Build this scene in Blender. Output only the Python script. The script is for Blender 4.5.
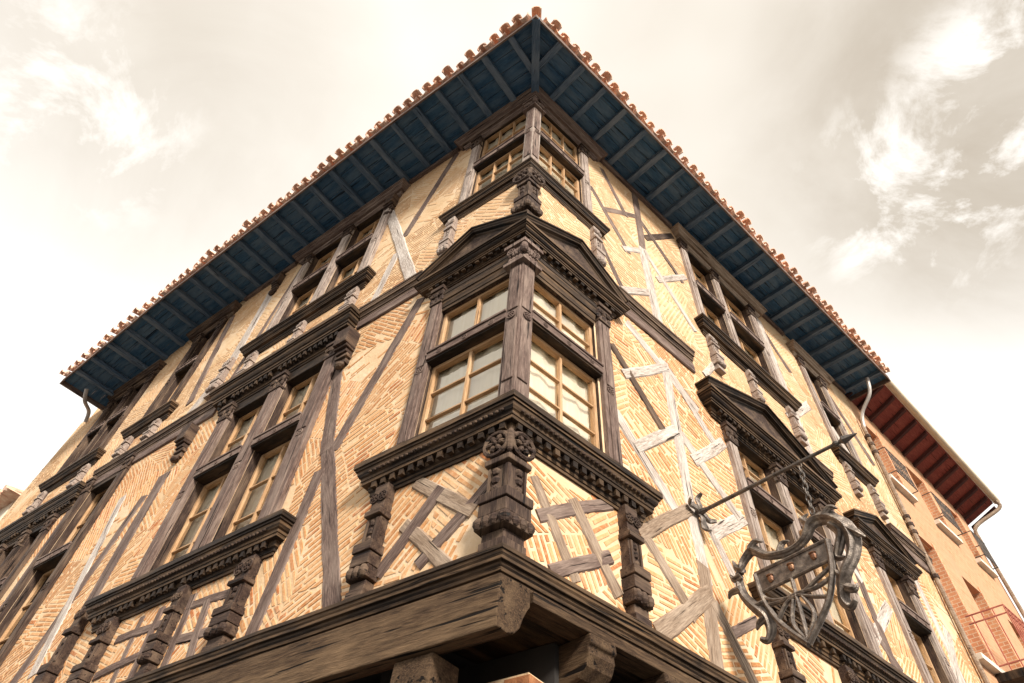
import bpy, bmesh, math, random
from mathutils import Vector, Matrix
random.seed(7)
for o in list(bpy.data.objects): bpy.data.objects.remove(o)
S = bpy.context.scene
COL = S.collection

# ------------------------------------------------------------------ camera
PITCH, ROLL, AL, AR = 0.883534, 0.083238, 0.889034, 0.890415
CAMZ = 1.6
fw = Vector((0, math.cos(PITCH), math.sin(PITCH))); rt = Vector((1, 0, 0)); up = rt.cross(fw)
r2 = rt*math.cos(ROLL) + up*math.sin(ROLL); u2 = -rt*math.sin(ROLL) + up*math.cos(ROLL)
cam = bpy.data.cameras.new('camera'); co = bpy.data.objects.new('camera', cam); COL.objects.link(co)
cam.lens = 642.6/1024*36; cam.sensor_width = 36; cam.clip_end = 2000; cam.clip_start = .05
co.matrix_world = Matrix(((r2.x, u2.x, -fw.x, 0), (r2.y, u2.y, -fw.y, 0), (r2.z, u2.z, -fw.z, CAMZ), (0, 0, 0, 1)))
S.camera = co

# ------------------------------------------------------------------ sky, sun, exposure
SUN_EL, SUN_AZ = math.radians(33), math.radians(158)       # azimuth clockwise from +Y
w = bpy.data.worlds.new('World'); S.world = w; w.use_nodes = True
nt = w.node_tree; nt.nodes.clear()
def N(t, ty, **k):
    n = t.nodes.new(ty)
    for a, b in k.items(): setattr(n, a, b)
    return n
sky = N(nt, 'ShaderNodeTexSky', sky_type='NISHITA', sun_disc=False)
sky.sun_elevation = SUN_EL; sky.sun_rotation = SUN_AZ; sky.dust_density = 4.0; sky.air_density = 1.2
tc = N(nt, 'ShaderNodeTexCoord')
def wnoise(scale, detail, loc, rough=.55, dist=0.):
    mp = N(nt, 'ShaderNodeMapping'); mp.inputs['Location'].default_value = loc
    nt.links.new(tc.outputs['Generated'], mp.inputs['Vector'])
    n = N(nt, 'ShaderNodeTexNoise'); n.inputs['Scale'].default_value = scale; n.inputs['Detail'].default_value = detail
    n.inputs['Roughness'].default_value = rough; n.inputs['Distortion'].default_value = dist
    nt.links.new(mp.outputs['Vector'], n.inputs['Vector']); return n
def wramp(src, stops):
    r = N(nt, 'ShaderNodeValToRGB')
    while len(r.color_ramp.elements) < len(stops): r.color_ramp.elements.new(.5)
    for e, (p, c) in zip(r.color_ramp.elements, stops): e.position = p; e.color = c
    nt.links.new(src, r.inputs['Fac']); return r
# thin bright overcast: cream haze that thickens to the horizon, soft grey veils, and ragged white puffs where they drift
def lobe(d, c0, c1):
    vm = N(nt, 'ShaderNodeVectorMath', operation='DOT_PRODUCT'); vm.inputs[1].default_value = d
    nt.links.new(tc.outputs['Generated'], vm.inputs[0])
    mr = N(nt, 'ShaderNodeMapRange', interpolation_type='SMOOTHSTEP'); mr.inputs[1].default_value = c0; mr.inputs[2].default_value = c1
    nt.links.new(vm.outputs['Value'], mr.inputs[0]); return mr.outputs[0]
def wm(op, a, b):
    n = N(nt, 'ShaderNodeMath', operation=op)
    for i, v in enumerate((a, b)):
        if isinstance(v, (int, float)): n.inputs[i].default_value = v
        else: nt.links.new(v, n.inputs[i])
    return n.outputs[0]
def wmix(f, a, b):
    n = N(nt, 'ShaderNodeMix', data_type='RGBA')
    for i, v in ((0, f), (6, a), (7, b)):
        if isinstance(v, (int, float)): n.inputs[i].default_value = v
        elif isinstance(v, tuple): n.inputs[i].default_value = (*v, 1)
        else: nt.links.new(v, n.inputs[i])
    return n.outputs[2]
broad = wnoise(1.6, 3, (3.1, .4, 1.7)).outputs['Fac']
veil = wramp(broad, [(.3, (4.7, 4.2, 3.5, 1)), (.62, (6.5, 6.1, 5.5, 1))]).outputs[0]
sx = N(nt, 'ShaderNodeSeparateXYZ'); nt.links.new(tc.outputs['Generated'], sx.inputs[0])
haze = N(nt, 'ShaderNodeMapRange', interpolation_type='SMOOTHSTEP'); haze.inputs[1].default_value = .9; haze.inputs[2].default_value = .5; nt.links.new(sx.outputs[2], haze.inputs[0])
base = wmix(haze.outputs[0], veil, (7.2, 6.95, 6.55))
wis = wramp(wnoise(3.0, 6, (.3, 5.2, 2.9), .6, .8).outputs['Fac'], [(.3, (.45, .45, .45, 1)), (.7, (1, 1, 1, 1))]).outputs[0]
grey = wm('MULTIPLY', wm('MAXIMUM', lobe((0.559, 0.214, 0.801), .93, .999), wm('MULTIPLY', lobe((-0.488, 0.282, 0.826), .935, .998), .45)), wis)
base = wmix(grey, base, (3.1, 2.62, 2.0))
pn = wramp(wnoise(8.5, 10, (1.7, 2.6, .9), .64, .3).outputs['Fac'], [(.5, (0, 0, 0, 1)), (.66, (.9, .9, .9, 1))]).outputs[0]
pm = wm('MAXIMUM', wm('MAXIMUM', lobe((0.508, 0.341, 0.791), .986, .9995), lobe((0.59, 0.233, 0.773), .98, .999)), wm('MULTIPLY', lobe((-0.564, 0.319, 0.762), .986, .9995), .75))
puff = wm('MULTIPLY', pn, wm('ADD', pm, .03))
m1 = N(nt, 'ShaderNodeMix', data_type='RGBA'); m1.inputs[0].default_value = .92
nt.links.new(sky.outputs[0], m1.inputs[6]); nt.links.new(base, m1.inputs[7])
m2 = N(nt, 'ShaderNodeMix', data_type='RGBA'); m2.inputs[7].default_value = (7.7, 7.45, 7.1, 1)
nt.links.new(puff, m2.inputs[0]); nt.links.new(m1.outputs[2], m2.inputs[6])
bg = N(nt, 'ShaderNodeBackground'); bg.inputs['Strength'].default_value = .062
wo = N(nt, 'ShaderNodeOutputWorld')
nt.links.new(m2.outputs[2], bg.inputs['Color']); nt.links.new(bg.outputs[0], wo.inputs['Surface'])
sl = bpy.data.lights.new('sun', 'SUN'); sl.energy = 2.1; sl.angle = math.radians(10); sl.color = (1, .93, .82)
so = bpy.data.objects.new('sun', sl); COL.objects.link(so)
sd = Vector((math.sin(SUN_AZ)*math.cos(SUN_EL), math.cos(SUN_AZ)*math.cos(SUN_EL), math.sin(SUN_EL)))
so.rotation_euler = sd.to_track_quat('Z', 'Y').to_euler(); so.location = sd*40
S.view_settings.view_transform = 'Standard'; S.view_settings.look = 'None'
S.view_settings.exposure = 1.68; S.view_settings.gamma = 1; S.view_settings.use_curve_mapping = False
S.render.engine = 'CYCLES'

# ------------------------------------------------------------------ facade frames
W0 = Vector((.04164, 3.20252, 0))
D = {'L': Vector((-math.sin(AL), math.cos(AL), 0)), 'R': Vector((math.sin(AR), math.cos(AR), 0))}
NO = {'L': Vector((-math.cos(AL), -math.sin(AL), 0)), 'R': Vector((math.cos(AR), -math.sin(AR), 0))}
UPV = Vector((0, 0, 1))
CNN = NO['L'].dot(NO['R']); KC = -0.8104358
NRDL = NO['R'].dot(D['L'])
def P(f, u, o, z): return W0 + D[f]*u + NO[f]*o + UPV*z
def corner_u(o, q): return (q - CNN*o)/(1 - CNN*CNN)*NRDL      # along-wall place of the point o out of this wall and q out of the other

# ------------------------------------------------------------------ materials
MATS = {}
def newmat(name):
    m = bpy.data.materials.new(name); m.use_nodes = True; MATS[name] = m
    t = m.node_tree; b = t.nodes['Principled BSDF']; return m, t, b
def ramp(t, src, stops):
    r = N(t, 'ShaderNodeValToRGB')
    while len(r.color_ramp.elements) < len(stops): r.color_ramp.elements.new(.5)
    for e, (p, c) in zip(r.color_ramp.elements, stops): e.position = p; e.color = (*c, 1)
    t.links.new(src, r.inputs['Fac']); return r.outputs[0]
def coords(t, scale, attr='gco'):
    if attr == 'gco': a = N(t, 'ShaderNodeAttribute', attribute_name='gco'); src = a.outputs['Vector']
    else: a = N(t, 'ShaderNodeTexCoord'); src = a.outputs['Object']
    mp = N(t, 'ShaderNodeMapping'); mp.inputs['Scale'].default_value = scale
    t.links.new(src, mp.inputs['Vector']); return mp.outputs['Vector']
def noise(t, vec, scale, detail=4, rough=.55, dist=0):
    n = N(t, 'ShaderNodeTexNoise'); n.inputs['Scale'].default_value = scale; n.inputs['Detail'].default_value = detail
    n.inputs['Roughness'].default_value = rough; n.inputs['Distortion'].default_value = dist
    t.links.new(vec, n.inputs['Vector']); return n.outputs['Fac']
def mix(t, fac, a, b, mode='MIX'):
    n = N(t, 'ShaderNodeMix', data_type='RGBA', blend_type=mode)
    for i, v in ((0, fac), (6, a), (7, b)):
        if isinstance(v, (int, float)): n.inputs[i].default_value = v
        elif isinstance(v, tuple): n.inputs[i].default_value = (*v, 1)
        else: t.links.new(v, n.inputs[i])
    return n.outputs[2]
def bump(t, b, h, strength, dist=.01):
    n = N(t, 'ShaderNodeBump'); n.inputs['Strength'].default_value = strength; n.inputs['Distance'].default_value = dist
    t.links.new(h, n.inputs['Height']); t.links.new(n.outputs[0], b.inputs['Normal'])
def wood(name, dark, mid, light, rough=.75, wear=.5, wear_highlight_col=(.5, .45, .4), bs=.6, ck=(1.6, 38, 38), ct=.32):
    m, t, b = newmat(name)
    g = noise(t, coords(t, (9, 95, 95)), 1.0, 8, .68, .4)
    big = noise(t, coords(t, (2, 9, 9)), 1.0, 4)
    crack = noise(t, coords(t, ck), 1.0, 3, .5, .2)
    c = ramp(t, g, [(.3, dark), (.52, mid), (.72, light)])
    wf = ramp(t, big, [(.5-.1*wear, (0, 0, 0)), (.78-.2*wear, (1, 1, 1))])
    wf2 = mix(t, .6, (0, 0, 0), wf)
    c = mix(t, wf2, c, mix(t, .5, c, wear_highlight_col))
    at = N(t, 'ShaderNodeAttribute', attribute_name='tint')
    tf = ramp(t, at.outputs['Fac'], [(.5, (0, 0, 0)), (1, (.55, .55, .55))])  # face tint lays painted highlights on the moulding fillets
    tn = mix(t, 1.0, tf, ramp(t, noise(t, coords(t, (5, 40, 40)), 1.0, 4), [(.35, (.1, .1, .1)), (.65, (1, 1, 1))]), 'MULTIPLY')
    c = mix(t, tn, c, wear_highlight_col)
    cf = ramp(t, crack, [(ct, (1, 1, 1)), (ct+.045, (0, 0, 0))])
    c = mix(t, cf, c, tuple(x*.35 for x in dark))
    t.links.new(c, b.inputs['Base Color']); b.inputs['Roughness'].default_value = rough
    b.inputs['Specular IOR Level'].default_value = .18
    h = mix(t, cf, g, (0, 0, 0)); bump(t, b, h, bs, .008); return m
wood('wood_black', (.005, .003, .0022), (.014, .0085, .006), (.045, .028, .018), .6, .45, (.25, .15, .08))
wood('wood_dark', (.014, .008, .0065), (.042, .025, .019), (.115, .073, .052), .7, .5, (.33, .225, .15))
wood('wood_mid', (.045, .027, .022), (.125, .083, .069), (.26, .188, .155), .75, .5, (.43, .335, .275))
wood('wood_grey', (.11, .078, .066), (.27, .21, .18), (.46, .38, .33), .85, .6, (.62, .54, .47), .8)
wood('wood_tan', (.11, .07, .048), (.24, .17, .12), (.4, .305, .23), .8, .6, (.54, .44, .35))
wood('wood_pale', (.13, .09, .07), (.42, .355, .31), (.68, .61, .55), .85, .7, (.84, .79, .74), 1.0)
wood('wood_honey', (.26, .14, .065), (.42, .25, .13), (.58, .385, .225), .6, .4, (.66, .5, .34), .35)
wood('wood_beam', (.016, .009, .0055), (.052, .03, .017), (.125, .076, .042), .8, .6, (.24, .155, .088), 1.0, (1.3, 30, 30), .335)
wood('wood_shadow_blue', (.014, .042, .092), (.033, .095, .185), (.075, .165, .275), .65, .95, (.2, .27, .34), .5)  # soffit boards: the blue tone of shadow is put into the colour
wood('rafter_shadow_blue', (.034, .062, .11), (.078, .125, .19), (.155, .21, .29), .65, .8, (.31, .345, .39), .5)  # rafters carry the same shadow blue in their colour
wood('wood_red', (.12, .03, .026), (.22, .055, .044), (.32, .09, .07), .6, .4, (.36, .13, .09), .4)
wood('wood_red_dark', (.03, .012, .012), (.055, .02, .018), (.1, .035, .03), .6, .4, (.2, .08, .06), .4)

def simple(name, cols, scale=8, rough=.8, bs=.3, metal=0, bdist=.01, detail=6):
    m, t, b = newmat(name)
    n = noise(t, coords(t, (1, 1, 1), 'obj'), scale, detail)
    t.links.new(ramp(t, n, cols), b.inputs['Base Color']); b.inputs['Roughness'].default_value = rough
    b.inputs['Metallic'].default_value = metal; b.inputs['Specular IOR Level'].default_value = .3
    bump(t, b, noise(t, coords(t, (1, 1, 1), 'obj'), scale*5, 5), bs, bdist); return m
def stains(t, v, c):
    st = noise(t, v, .9, 7, .68, .6)
    c = mix(t, ramp(t, st, [(.52, (0, 0, 0)), (.74, (.5, .5, .5))]), c, mix(t, .55, c, (.30, .2, .12)))
    sp = noise(t, v, 55, 3, .6)
    return mix(t, ramp(t, sp, [(.66, (0, 0, 0)), (.76, (.5, .5, .5))]), c, (.30, .19, .11))
def mk_mortar():
    m, t, b = newmat('mortar'); v = coords(t, (1, 1, 1))
    n = noise(t, v, 2.2, 6, .6); n2 = noise(t, v, 26, 5, .6)
    c = ramp(t, n, [(.3, (.53, .355, .205)), (.5, (.63, .455, .29)), (.7, (.71, .56, .405))])
    c = mix(t, ramp(t, n2, [(.35, (1, 1, 1)), (.5, (0, 0, 0))]), c, mix(t, .45, c, (.62, .44, .25)))
    c = stains(t, v, c); t.links.new(c, b.inputs['Base Color']); b.inputs['Roughness'].default_value = .95; b.inputs['Specular IOR Level'].default_value = .1
    bump(t, b, n2, .6, .012)
mk_mortar()
def mk_brick():
    m, t, b = newmat('brick'); a = N(t, 'ShaderNodeAttribute', attribute_name='tint')
    v = coords(t, (1, 1, 1)); n = noise(t, v, 30, 5, .6)
    c = ramp(t, a.outputs['Fac'], [(0, (.40, .17, .065)), (.45, (.51, .25, .105)), (.8, (.58, .335, .165)), (1, (.40, .145, .055))])
    limew = noise(t, v, 3.0, 5, .6)
    c = mix(t, ramp(t, n, [(.45, (0, 0, 0)), (.75, (.6, .6, .6))]), c, (.66, .475, .30))
    c = mix(t, ramp(t, limew, [(.5, (0, 0, 0)), (.75, (.65, .65, .65))]), c, (.66, .475, .30))
    sp = N(t, 'ShaderNodeSeparateXYZ'); t.links.new(v, sp.inputs[0])                   # the top storey keeps a thin limewash
    mr = N(t, 'ShaderNodeMapRange'); mr.inputs[1].default_value = 6.9; mr.inputs[2].default_value = 8.4; mr.inputs[4].default_value = .42; t.links.new(sp.outputs[2], mr.inputs[0])
    c = mix(t, mr.outputs[0], c, mix(t, ramp(t, limew, [(.35, (0, 0, 0)), (.65, (1, 1, 1))]), (.6, .42, .24), (.74, .6, .42)))
    c = stains(t, v, c); t.links.new(c, b.inputs['Base Color']); b.inputs['Roughness'].default_value = .95; b.inputs['Specular IOR Level'].default_value = .1
    bump(t, b, n, .6, .008)
mk_brick()
def mk_redbrick():
    m, t, b = newmat('red_brick'); v = coords(t, (1, 1, 1))
    br = N(t, 'ShaderNodeTexBrick'); t.links.new(v, br.inputs['Vector'])
    br.inputs['Color1'].default_value = (.5, .19, .09, 1); br.inputs['Color2'].default_value = (.6, .27, .13, 1)
    br.inputs['Mortar'].default_value = (.62, .45, .3, 1); br.inputs['Scale'].default_value = 4; br.inputs['Mortar Size'].default_value = .02
    t.links.new(br.outputs[0], b.inputs['Base Color']); b.inputs['Roughness'].default_value = .9
    bump(t, b, noise(t, v, 40), .4)
mk_redbrick()
def mk_wornbrick():
    m, t, b = newmat('worn_brick'); v = coords(t, (1, 1, 1))
    br = N(t, 'ShaderNodeTexBrick'); t.links.new(v, br.inputs['Vector'])
    br.inputs['Color1'].default_value = (.4, .175, .08, 1); br.inputs['Color2'].default_value = (.5, .265, .14, 1)
    br.inputs['Mortar'].default_value = (.55, .36, .22, 1); br.inputs['Scale'].default_value = 3.2; br.inputs['Mortar Size'].default_value = .022; br.inputs['Mortar Smooth'].default_value = .5
    n = noise(t, v, 1.3, 6, .65)
    c = mix(t, ramp(t, n, [(.38, (0, 0, 0)), (.58, (.9, .9, .9))]), br.outputs[0], mix(t, noise(t, v, 6, 5), (.4, .2, .1), (.54, .33, .2)))
    c = stains(t, v, c); t.links.new(c, b.inputs['Base Color']); b.inputs['Roughness'].default_value = .95; bump(t, b, noise(t, v, 40), .5)
mk_wornbrick()
simple('old_brick', [(.3, (.17, .065, .03)), (.5, (.29, .115, .048)), (.7, (.38, .18, .085))], 14, .9, .5)
simple('terracotta', [(.3, (.58, .33, .23)), (.5, (.74, .5, .38)), (.7, (.85, .7, .58))], 6, .9, .5)
t_ = MATS['terracotta'].node_tree; b_ = t_.nodes['Principled BSDF']; src_ = b_.inputs['Base Color'].links[0].from_socket
oi = N(t_, 'ShaderNodeObjectInfo'); vr = ramp(t_, oi.outputs['Random'], [(0, (.8, .74, .72)), (.5, (1, 1, 1)), (.85, (1, .82, .7)), (1, (.92, .95, .93))])
t_.links.new(mix(t_, 1.0, src_, vr, 'MULTIPLY'), b_.inputs['Base Color'])
simple('iron', [(.3, (.045, .04, .037)), (.55, (.115, .10, .09)), (.75, (.2, .15, .11))], 18, .5, .4, .55)
simple('aged_iron', [(.3, (.065, .053, .046)), (.55, (.17, .14, .12)), (.75, (.36, .3, .24))], 22, .42, .4, .5)
simple('copper', [(.3, (.14, .065, .04)), (.7, (.26, .14, .08))], 20, .45, .3, .6)
simple('zinc', [(.3, (.34, .3, .28)), (.7, (.5, .46, .43))], 9, .5, .1, .3)
simple('gutter_paint', [(.3, (.5, .41, .29)), (.7, (.62, .53, .4))], 5, .5, .1)
simple('plaster', [(.3, (.44, .23, .12)), (.5, (.54, .31, .175)), (.7, (.6, .39, .25))], 2.2, .95, .5)
simple('stone', [(.3, (.6, .52, .42)), (.7, (.78, .72, .64))], 8, .9, .3)
simple('shutter_red', [(.3, (.3, .085, .06)), (.7, (.42, .14, .1))], 10, .8, .3)
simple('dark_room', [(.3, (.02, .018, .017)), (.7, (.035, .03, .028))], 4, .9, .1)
simple('paving', [(.3, (.085, .08, .072)), (.7, (.13, .12, .11))], 3, .9, .4)
simple('cream_render', [(.3, (.62, .52, .4)), (.7, (.74, .66, .54))], 3, .9, .3)
def mk_curtain():
    m, t, b = newmat('curtain'); n = noise(t, coords(t, (30, 30, 2), 'obj'), 1, 3)
    t.links.new(ramp(t, n, [(.3, (.84, .77, .63)), (.7, (.92, .87, .76))]), b.inputs['Base Color'])
    b.inputs['Roughness'].default_value = .95
mk_curtain()
def mk_glass():
    m = bpy.data.materials.new('window_glass'); m.use_nodes = True; MATS['window_glass'] = m; t = m.node_tree; t.nodes.clear()
    out = N(t, 'ShaderNodeOutputMaterial'); tr = N(t, 'ShaderNodeBsdfTransparent'); tr.inputs[0].default_value = (.98, .97, .94, 1)
    gl = N(t, 'ShaderNodeBsdfGlossy'); gl.inputs['Roughness'].default_value = .03; gl.inputs['Color'].default_value = (1, .955, .87, 1)
    lw = N(t, 'ShaderNodeFresnel'); lw.inputs['IOR'].default_value = 1.62
    bp = N(t, 'ShaderNodeBump'); bp.inputs['Strength'].default_value = .12; bp.inputs['Distance'].default_value = .02
    t.links.new(noise(t, coords(t, (1, 1, 1), 'obj'), 5, 2), bp.inputs['Height'])
    t.links.new(bp.outputs[0], gl.inputs['Normal']); t.links.new(bp.outputs[0], lw.inputs['Normal'])
    mx = N(t, 'ShaderNodeMixShader'); mr = N(t, 'ShaderNodeMapRange'); mr.inputs[3].default_value = .2; mr.inputs[4].default_value = 1; t.links.new(lw.outputs[0], mr.inputs[0]); t.links.new(mr.outputs[0], mx.inputs[0]); t.links.new(tr.outputs[0], mx.inputs[1]); t.links.new(gl.outputs[0], mx.inputs[2])
    t.links.new(mx.outputs[0], out.inputs['Surface'])
mk_glass()

# ------------------------------------------------------------------ mesh helpers
class MB:
    """collects faces with a grain coordinate per vertex, then links them as ONE mesh object"""
    def __init__(s): s.v = []; s.g = []; s.f = []; s.t = []
    def add(s, pts, faces, g=None, tint=.5):
        b = len(s.v); s.v += [tuple(p) for p in pts]; s.g += [tuple(x) for x in (g if g else pts)]
        s.f += [tuple(b+i for i in f) for f in faces]; s.t += [tint]*len(faces)
    def build(s, name, mat, parent=None, bevel=0, smooth=False, kind=None, front=None):
        me = bpy.data.meshes.new(name); me.from_pydata(s.v, [], s.f)
        a = me.attributes.new('gco', 'FLOAT_VECTOR', 'POINT'); a.data.foreach_set('vector', [c for p in s.g for c in p])
        a = me.attributes.new('tint', 'FLOAT', 'FACE'); a.data.foreach_set('value', s.t)
        bm = bmesh.new(); bm.from_mesh(me); bmesh.ops.recalc_face_normals(bm, faces=bm.faces)
        if front is not None: bmesh.ops.reverse_faces(bm, faces=[x for x in bm.faces if x.normal.dot(front) < 0])
        bm.to_mesh(me); bm.free()
        if smooth: me.polygons.foreach_set('use_smooth', [True]*len(me.polygons))
        me.materials.append(MATS[mat])
        o = bpy.data.objects.new(name, me); COL.objects.link(o)
        if parent: o.parent = parent; o.matrix_parent_inverse = INV[parent.name] if parent.name in INV else Matrix()
        if bevel:
            m = o.modifiers.new('edge', 'BEVEL'); m.width = bevel; m.segments = 2; m.limit_method = 'ANGLE'; m.angle_limit = math.radians(35)
        if kind: o['kind'] = kind
        return o
INV = {}
def thing(name, loc, label, cat, group=None):
    o = bpy.data.objects.new(name, None); o.location = loc; COL.objects.link(o); o.empty_display_size = .3
    o['label'] = label; o['category'] = cat
    if group: o['group'] = group
    INV[o.name] = Matrix.Translation(-Vector(loc)); return o
BOXF = [(0, 1, 2, 3), (4, 7, 6, 5), (0, 4, 5, 1), (1, 5, 6, 2), (2, 6, 7, 3), (3, 7, 4, 0)]
def goff(): return Vector((random.uniform(0, 50), random.uniform(0, 50), random.uniform(0, 50)))
def fbox(mb, f, u0, u1, o0, o1, z0, z1, axis='z', j=0.):
    c = [(u0, o0, z0), (u1, o0, z0), (u1, o1, z0), (u0, o1, z0), (u0, o0, z1), (u1, o0, z1), (u1, o1, z1), (u0, o1, z1)]
    if j: c = [tuple(x+random.uniform(-j, j) for x in p) for p in c]
    g = goff(); perm = {'z': (2, 0, 1), 'u': (0, 1, 2), 'o': (1, 0, 2)}[axis]
    mb.add([P(f, *p) for p in c], BOXF, [Vector((p[perm[0]], p[perm[1]], p[perm[2]]))+g for p in c])
def highlight_of(a, b):  # upright faces pale, flat undersides dark: highlight and shade as colour
    dz = abs(a[1]-b[1]); do = abs(a[0]-b[0])
    return (.75 if dz > do*2 else .15 if do > dz*2 else .45)+random.uniform(-.2, .25)
def sweep(mb, f, prof, rings, seg=.5, jit=.0, caps=True):
    """prof: closed contour [(o,z)]; rings: list of (fu(o), fo(o), dz)"""
    g = goff(); pts = []; gr = []; nr = []
    R = []
    for i, r in enumerate(rings):
        if i:
            a = rings[i-1]; L = abs(r[0](0)-a[0](0)); n = max(1, int(L/seg))
            for k in range(1, n):
                t = k/n; R.append((lambda o, a=a, r=r, t=t: a[0](o)*(1-t)+r[0](o)*t, lambda o, a=a, r=r, t=t: a[1](o)*(1-t)+r[1](o)*t, a[2]*(1-t)+r[2]*t, True))
        R.append((*r, False))
    for fu, fo, dz, mid in R:
        jz = random.uniform(-jit, jit) if mid else 0; jo = random.uniform(-jit, jit) if mid else 0
        for (o, z) in prof:
            pts.append(P(f, fu(o), fo(o)+jo, z+dz+jz)); gr.append(Vector((fu(o)+fo(o), o, z))+g)
    n = len(prof); F = []
    for i in range(len(R)-1):
        for k in range(n):
            a = i*n+k; b = i*n+(k+1) % n; F.append((a, b, b+n, a+n))
    if caps: F.append(tuple(range(n))); F.append(tuple(reversed(range((len(R)-1)*n, len(R)*n))))
    mb.add(pts, F, gr)
    tt = [highlight_of(prof[k], prof[(k+1) % n]) for k in range(n)]                 # edge highlights painted in: vertical fillets tinted paler than hollows
    for q in range(len(F)): mb.t[len(mb.t)-len(F)+q] = tt[q % n] if q < n*(len(R)-1) else .4
PROF = [(0, 0), (.13, 0), (.13, .09), (.19, .09), (.19, .18), (.27, .22), (.31, .30), (.31, .37), (.57, .375), (.57, .47), (.63, .475), (.63, .56), (.72, .59), (.80, .66), (.83, .75), (.91, .755), (.91, .82), (1, .825), (1, 1), (0, 1)]
PROF_S = [(0, 0), (.28, 0), (.28, .16), (.42, .17), (.46, .30), (.56, .38), (.56, .48), (.78, .49), (.78, .62), (.86, .70), (.9, .8), (1, .81), (1, 1), (0, 1)]
def prof(z0, z1, p, base=PROF): return [(a*p, z0+(z1-z0)*b) for a, b in base]
def rings_free(u0, u1): return [(lambda o: u0-o, lambda o: -.02, 0), (lambda o: u0-o, lambda o: o, 0), (lambda o: u1+o, lambda o: o, 0), (lambda o: u1+o, lambda o: -.02, 0)]
def rings_corner(u1): return [(lambda o: KC*o, lambda o: o, 0), (lambda o: u1+o, lambda o: o, 0), (lambda o: u1+o, lambda o: -.02, 0)]
def beam2(mb, f, u0, z0, u1, z1, wd, o0, o1, j=.006, bow=0.):
    a = Vector((u0, z0)); b = Vector((u1, z1)); L = (b-a).length; d = (b-a)/L; n = Vector((-d.y, d.x)); k = max(2, int(L/.22))
    g = goff(); pts = []; gr = []; c = min(.012, wd*.2)
    for i in range(k+1):
        t = i/k; p = a.lerp(b, t) + n*(bow*math.sin(math.pi*t)+random.uniform(-j, j)); ww = wd*(1+random.uniform(-.05, .05))
        for s, o in ((-.5*ww, o0), (-.5*ww, o1-c), (-.5*ww+c, o1), (.5*ww-c, o1), (.5*ww, o1-c), (.5*ww, o0)):
            q = p+n*s; pts.append(P(f, q.x, o+random.uniform(-.002, .002), q.y)); gr.append(Vector((t*L, s, o))+g)
    F = []
    for i in range(k):
        for m in range(6): F.append((i*6+m, i*6+(m+1) % 6, i*6+6+(m+1) % 6, i*6+6+m))
    F.append(tuple(range(6))); F.append(tuple(range(k*6, k*6+6))); mb.add(pts, F, gr)
def ball(mb, c, ax, seg=8, rings=5):
    """ellipsoid, ax = three Vector half axes"""
    pts = [c+ax[2]]; n = seg
    for i in range(1, rings):
        th = math.pi*i/rings
        for k in range(n):
            ph = 2*math.pi*k/n; pts.append(c+ax[0]*math.sin(th)*math.cos(ph)+ax[1]*math.sin(th)*math.sin(ph)+ax[2]*math.cos(th))
    pts.append(c-ax[2]); F = []
    for k in range(n): F.append((0, 1+k, 1+(k+1) % n))
    for i in range(rings-2):
        for k in range(n): a = 1+i*n; F.append((a+k, a+n+k, a+n+(k+1) % n, a+(k+1) % n))
    a = 1+(rings-2)*n
    for k in range(n): F.append((a+k, len(pts)-1, a+(k+1) % n))
    mb.add(pts, F)
def tube(mb, pts, rad, seg=8, flat=None, flute=0.):
    """tapered tube; flat=(axis, factor) squashes the section along axis"""
    k = len(pts); V = []; F = []
    for i, p in enumerate(pts):
        t = (pts[min(i+1, k-1)]-pts[max(i-1, 0)]).normalized()
        a = t.cross(Vector((.31, .17, .93)));
        if flat: a = flat[0]-t*flat[0].dot(t)
        a.normalize(); b = t.cross(a).normalized(); r = rad[i] if isinstance(rad, (list, tuple)) else rad
        for m in range(seg):
            an = 2*math.pi*m/seg; r = r if not flute else (rad[i]*(1+flute*math.cos(4*an))); V.append(p+a*math.cos(an)*r*(flat[1] if flat else 1)+b*math.sin(an)*r)
    for i in range(k-1):
        for m in range(seg): F.append((i*seg+m, i*seg+(m+1) % seg, (i+1)*seg+(m+1) % seg, (i+1)*seg+m))
    F.append(tuple(range(seg))); F.append(tuple(range((k-1)*seg, k*seg))); mb.add(V, F)
def curve(pts, n=6):
    out = []
    for i in range(len(pts)-1):
        p0 = pts[max(i-1, 0)]; p1 = pts[i]; p2 = pts[i+1]; p3 = pts[min(i+2, len(pts)-1)]
        for k in range(n):
            t = k/n; out.append(.5*((2*p1)+(p2-p0)*t+(2*p0-5*p1+4*p2-p3)*t*t+(3*p1-p0-3*p2+p3)*t**3))
    out.append(pts[-1]); return out
def rosette(mb, f, u, o, z, r):
    a, b, c = D[f], UPV, NO[f]; C0 = P(f, u, o, z); n = 14
    tube(mb, [C0+a*math.cos(2*math.pi*i/n)*r*.85+b*math.sin(2*math.pi*i/n)*r*.85 for i in range(n+1)], r*.16, 6)
    for i in range(6):
        t = 2*math.pi*i/6; d = a*math.cos(t)+b*math.sin(t); e = b*math.cos(t)-a*math.sin(t)
        ball(mb, C0+d*r*.42, (d*r*.32, e*r*.2, c*r*.22), 6, 4)
    ball(mb, C0, (a*r*.2, b*r*.2, c*r*.3), 6, 4)
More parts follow.
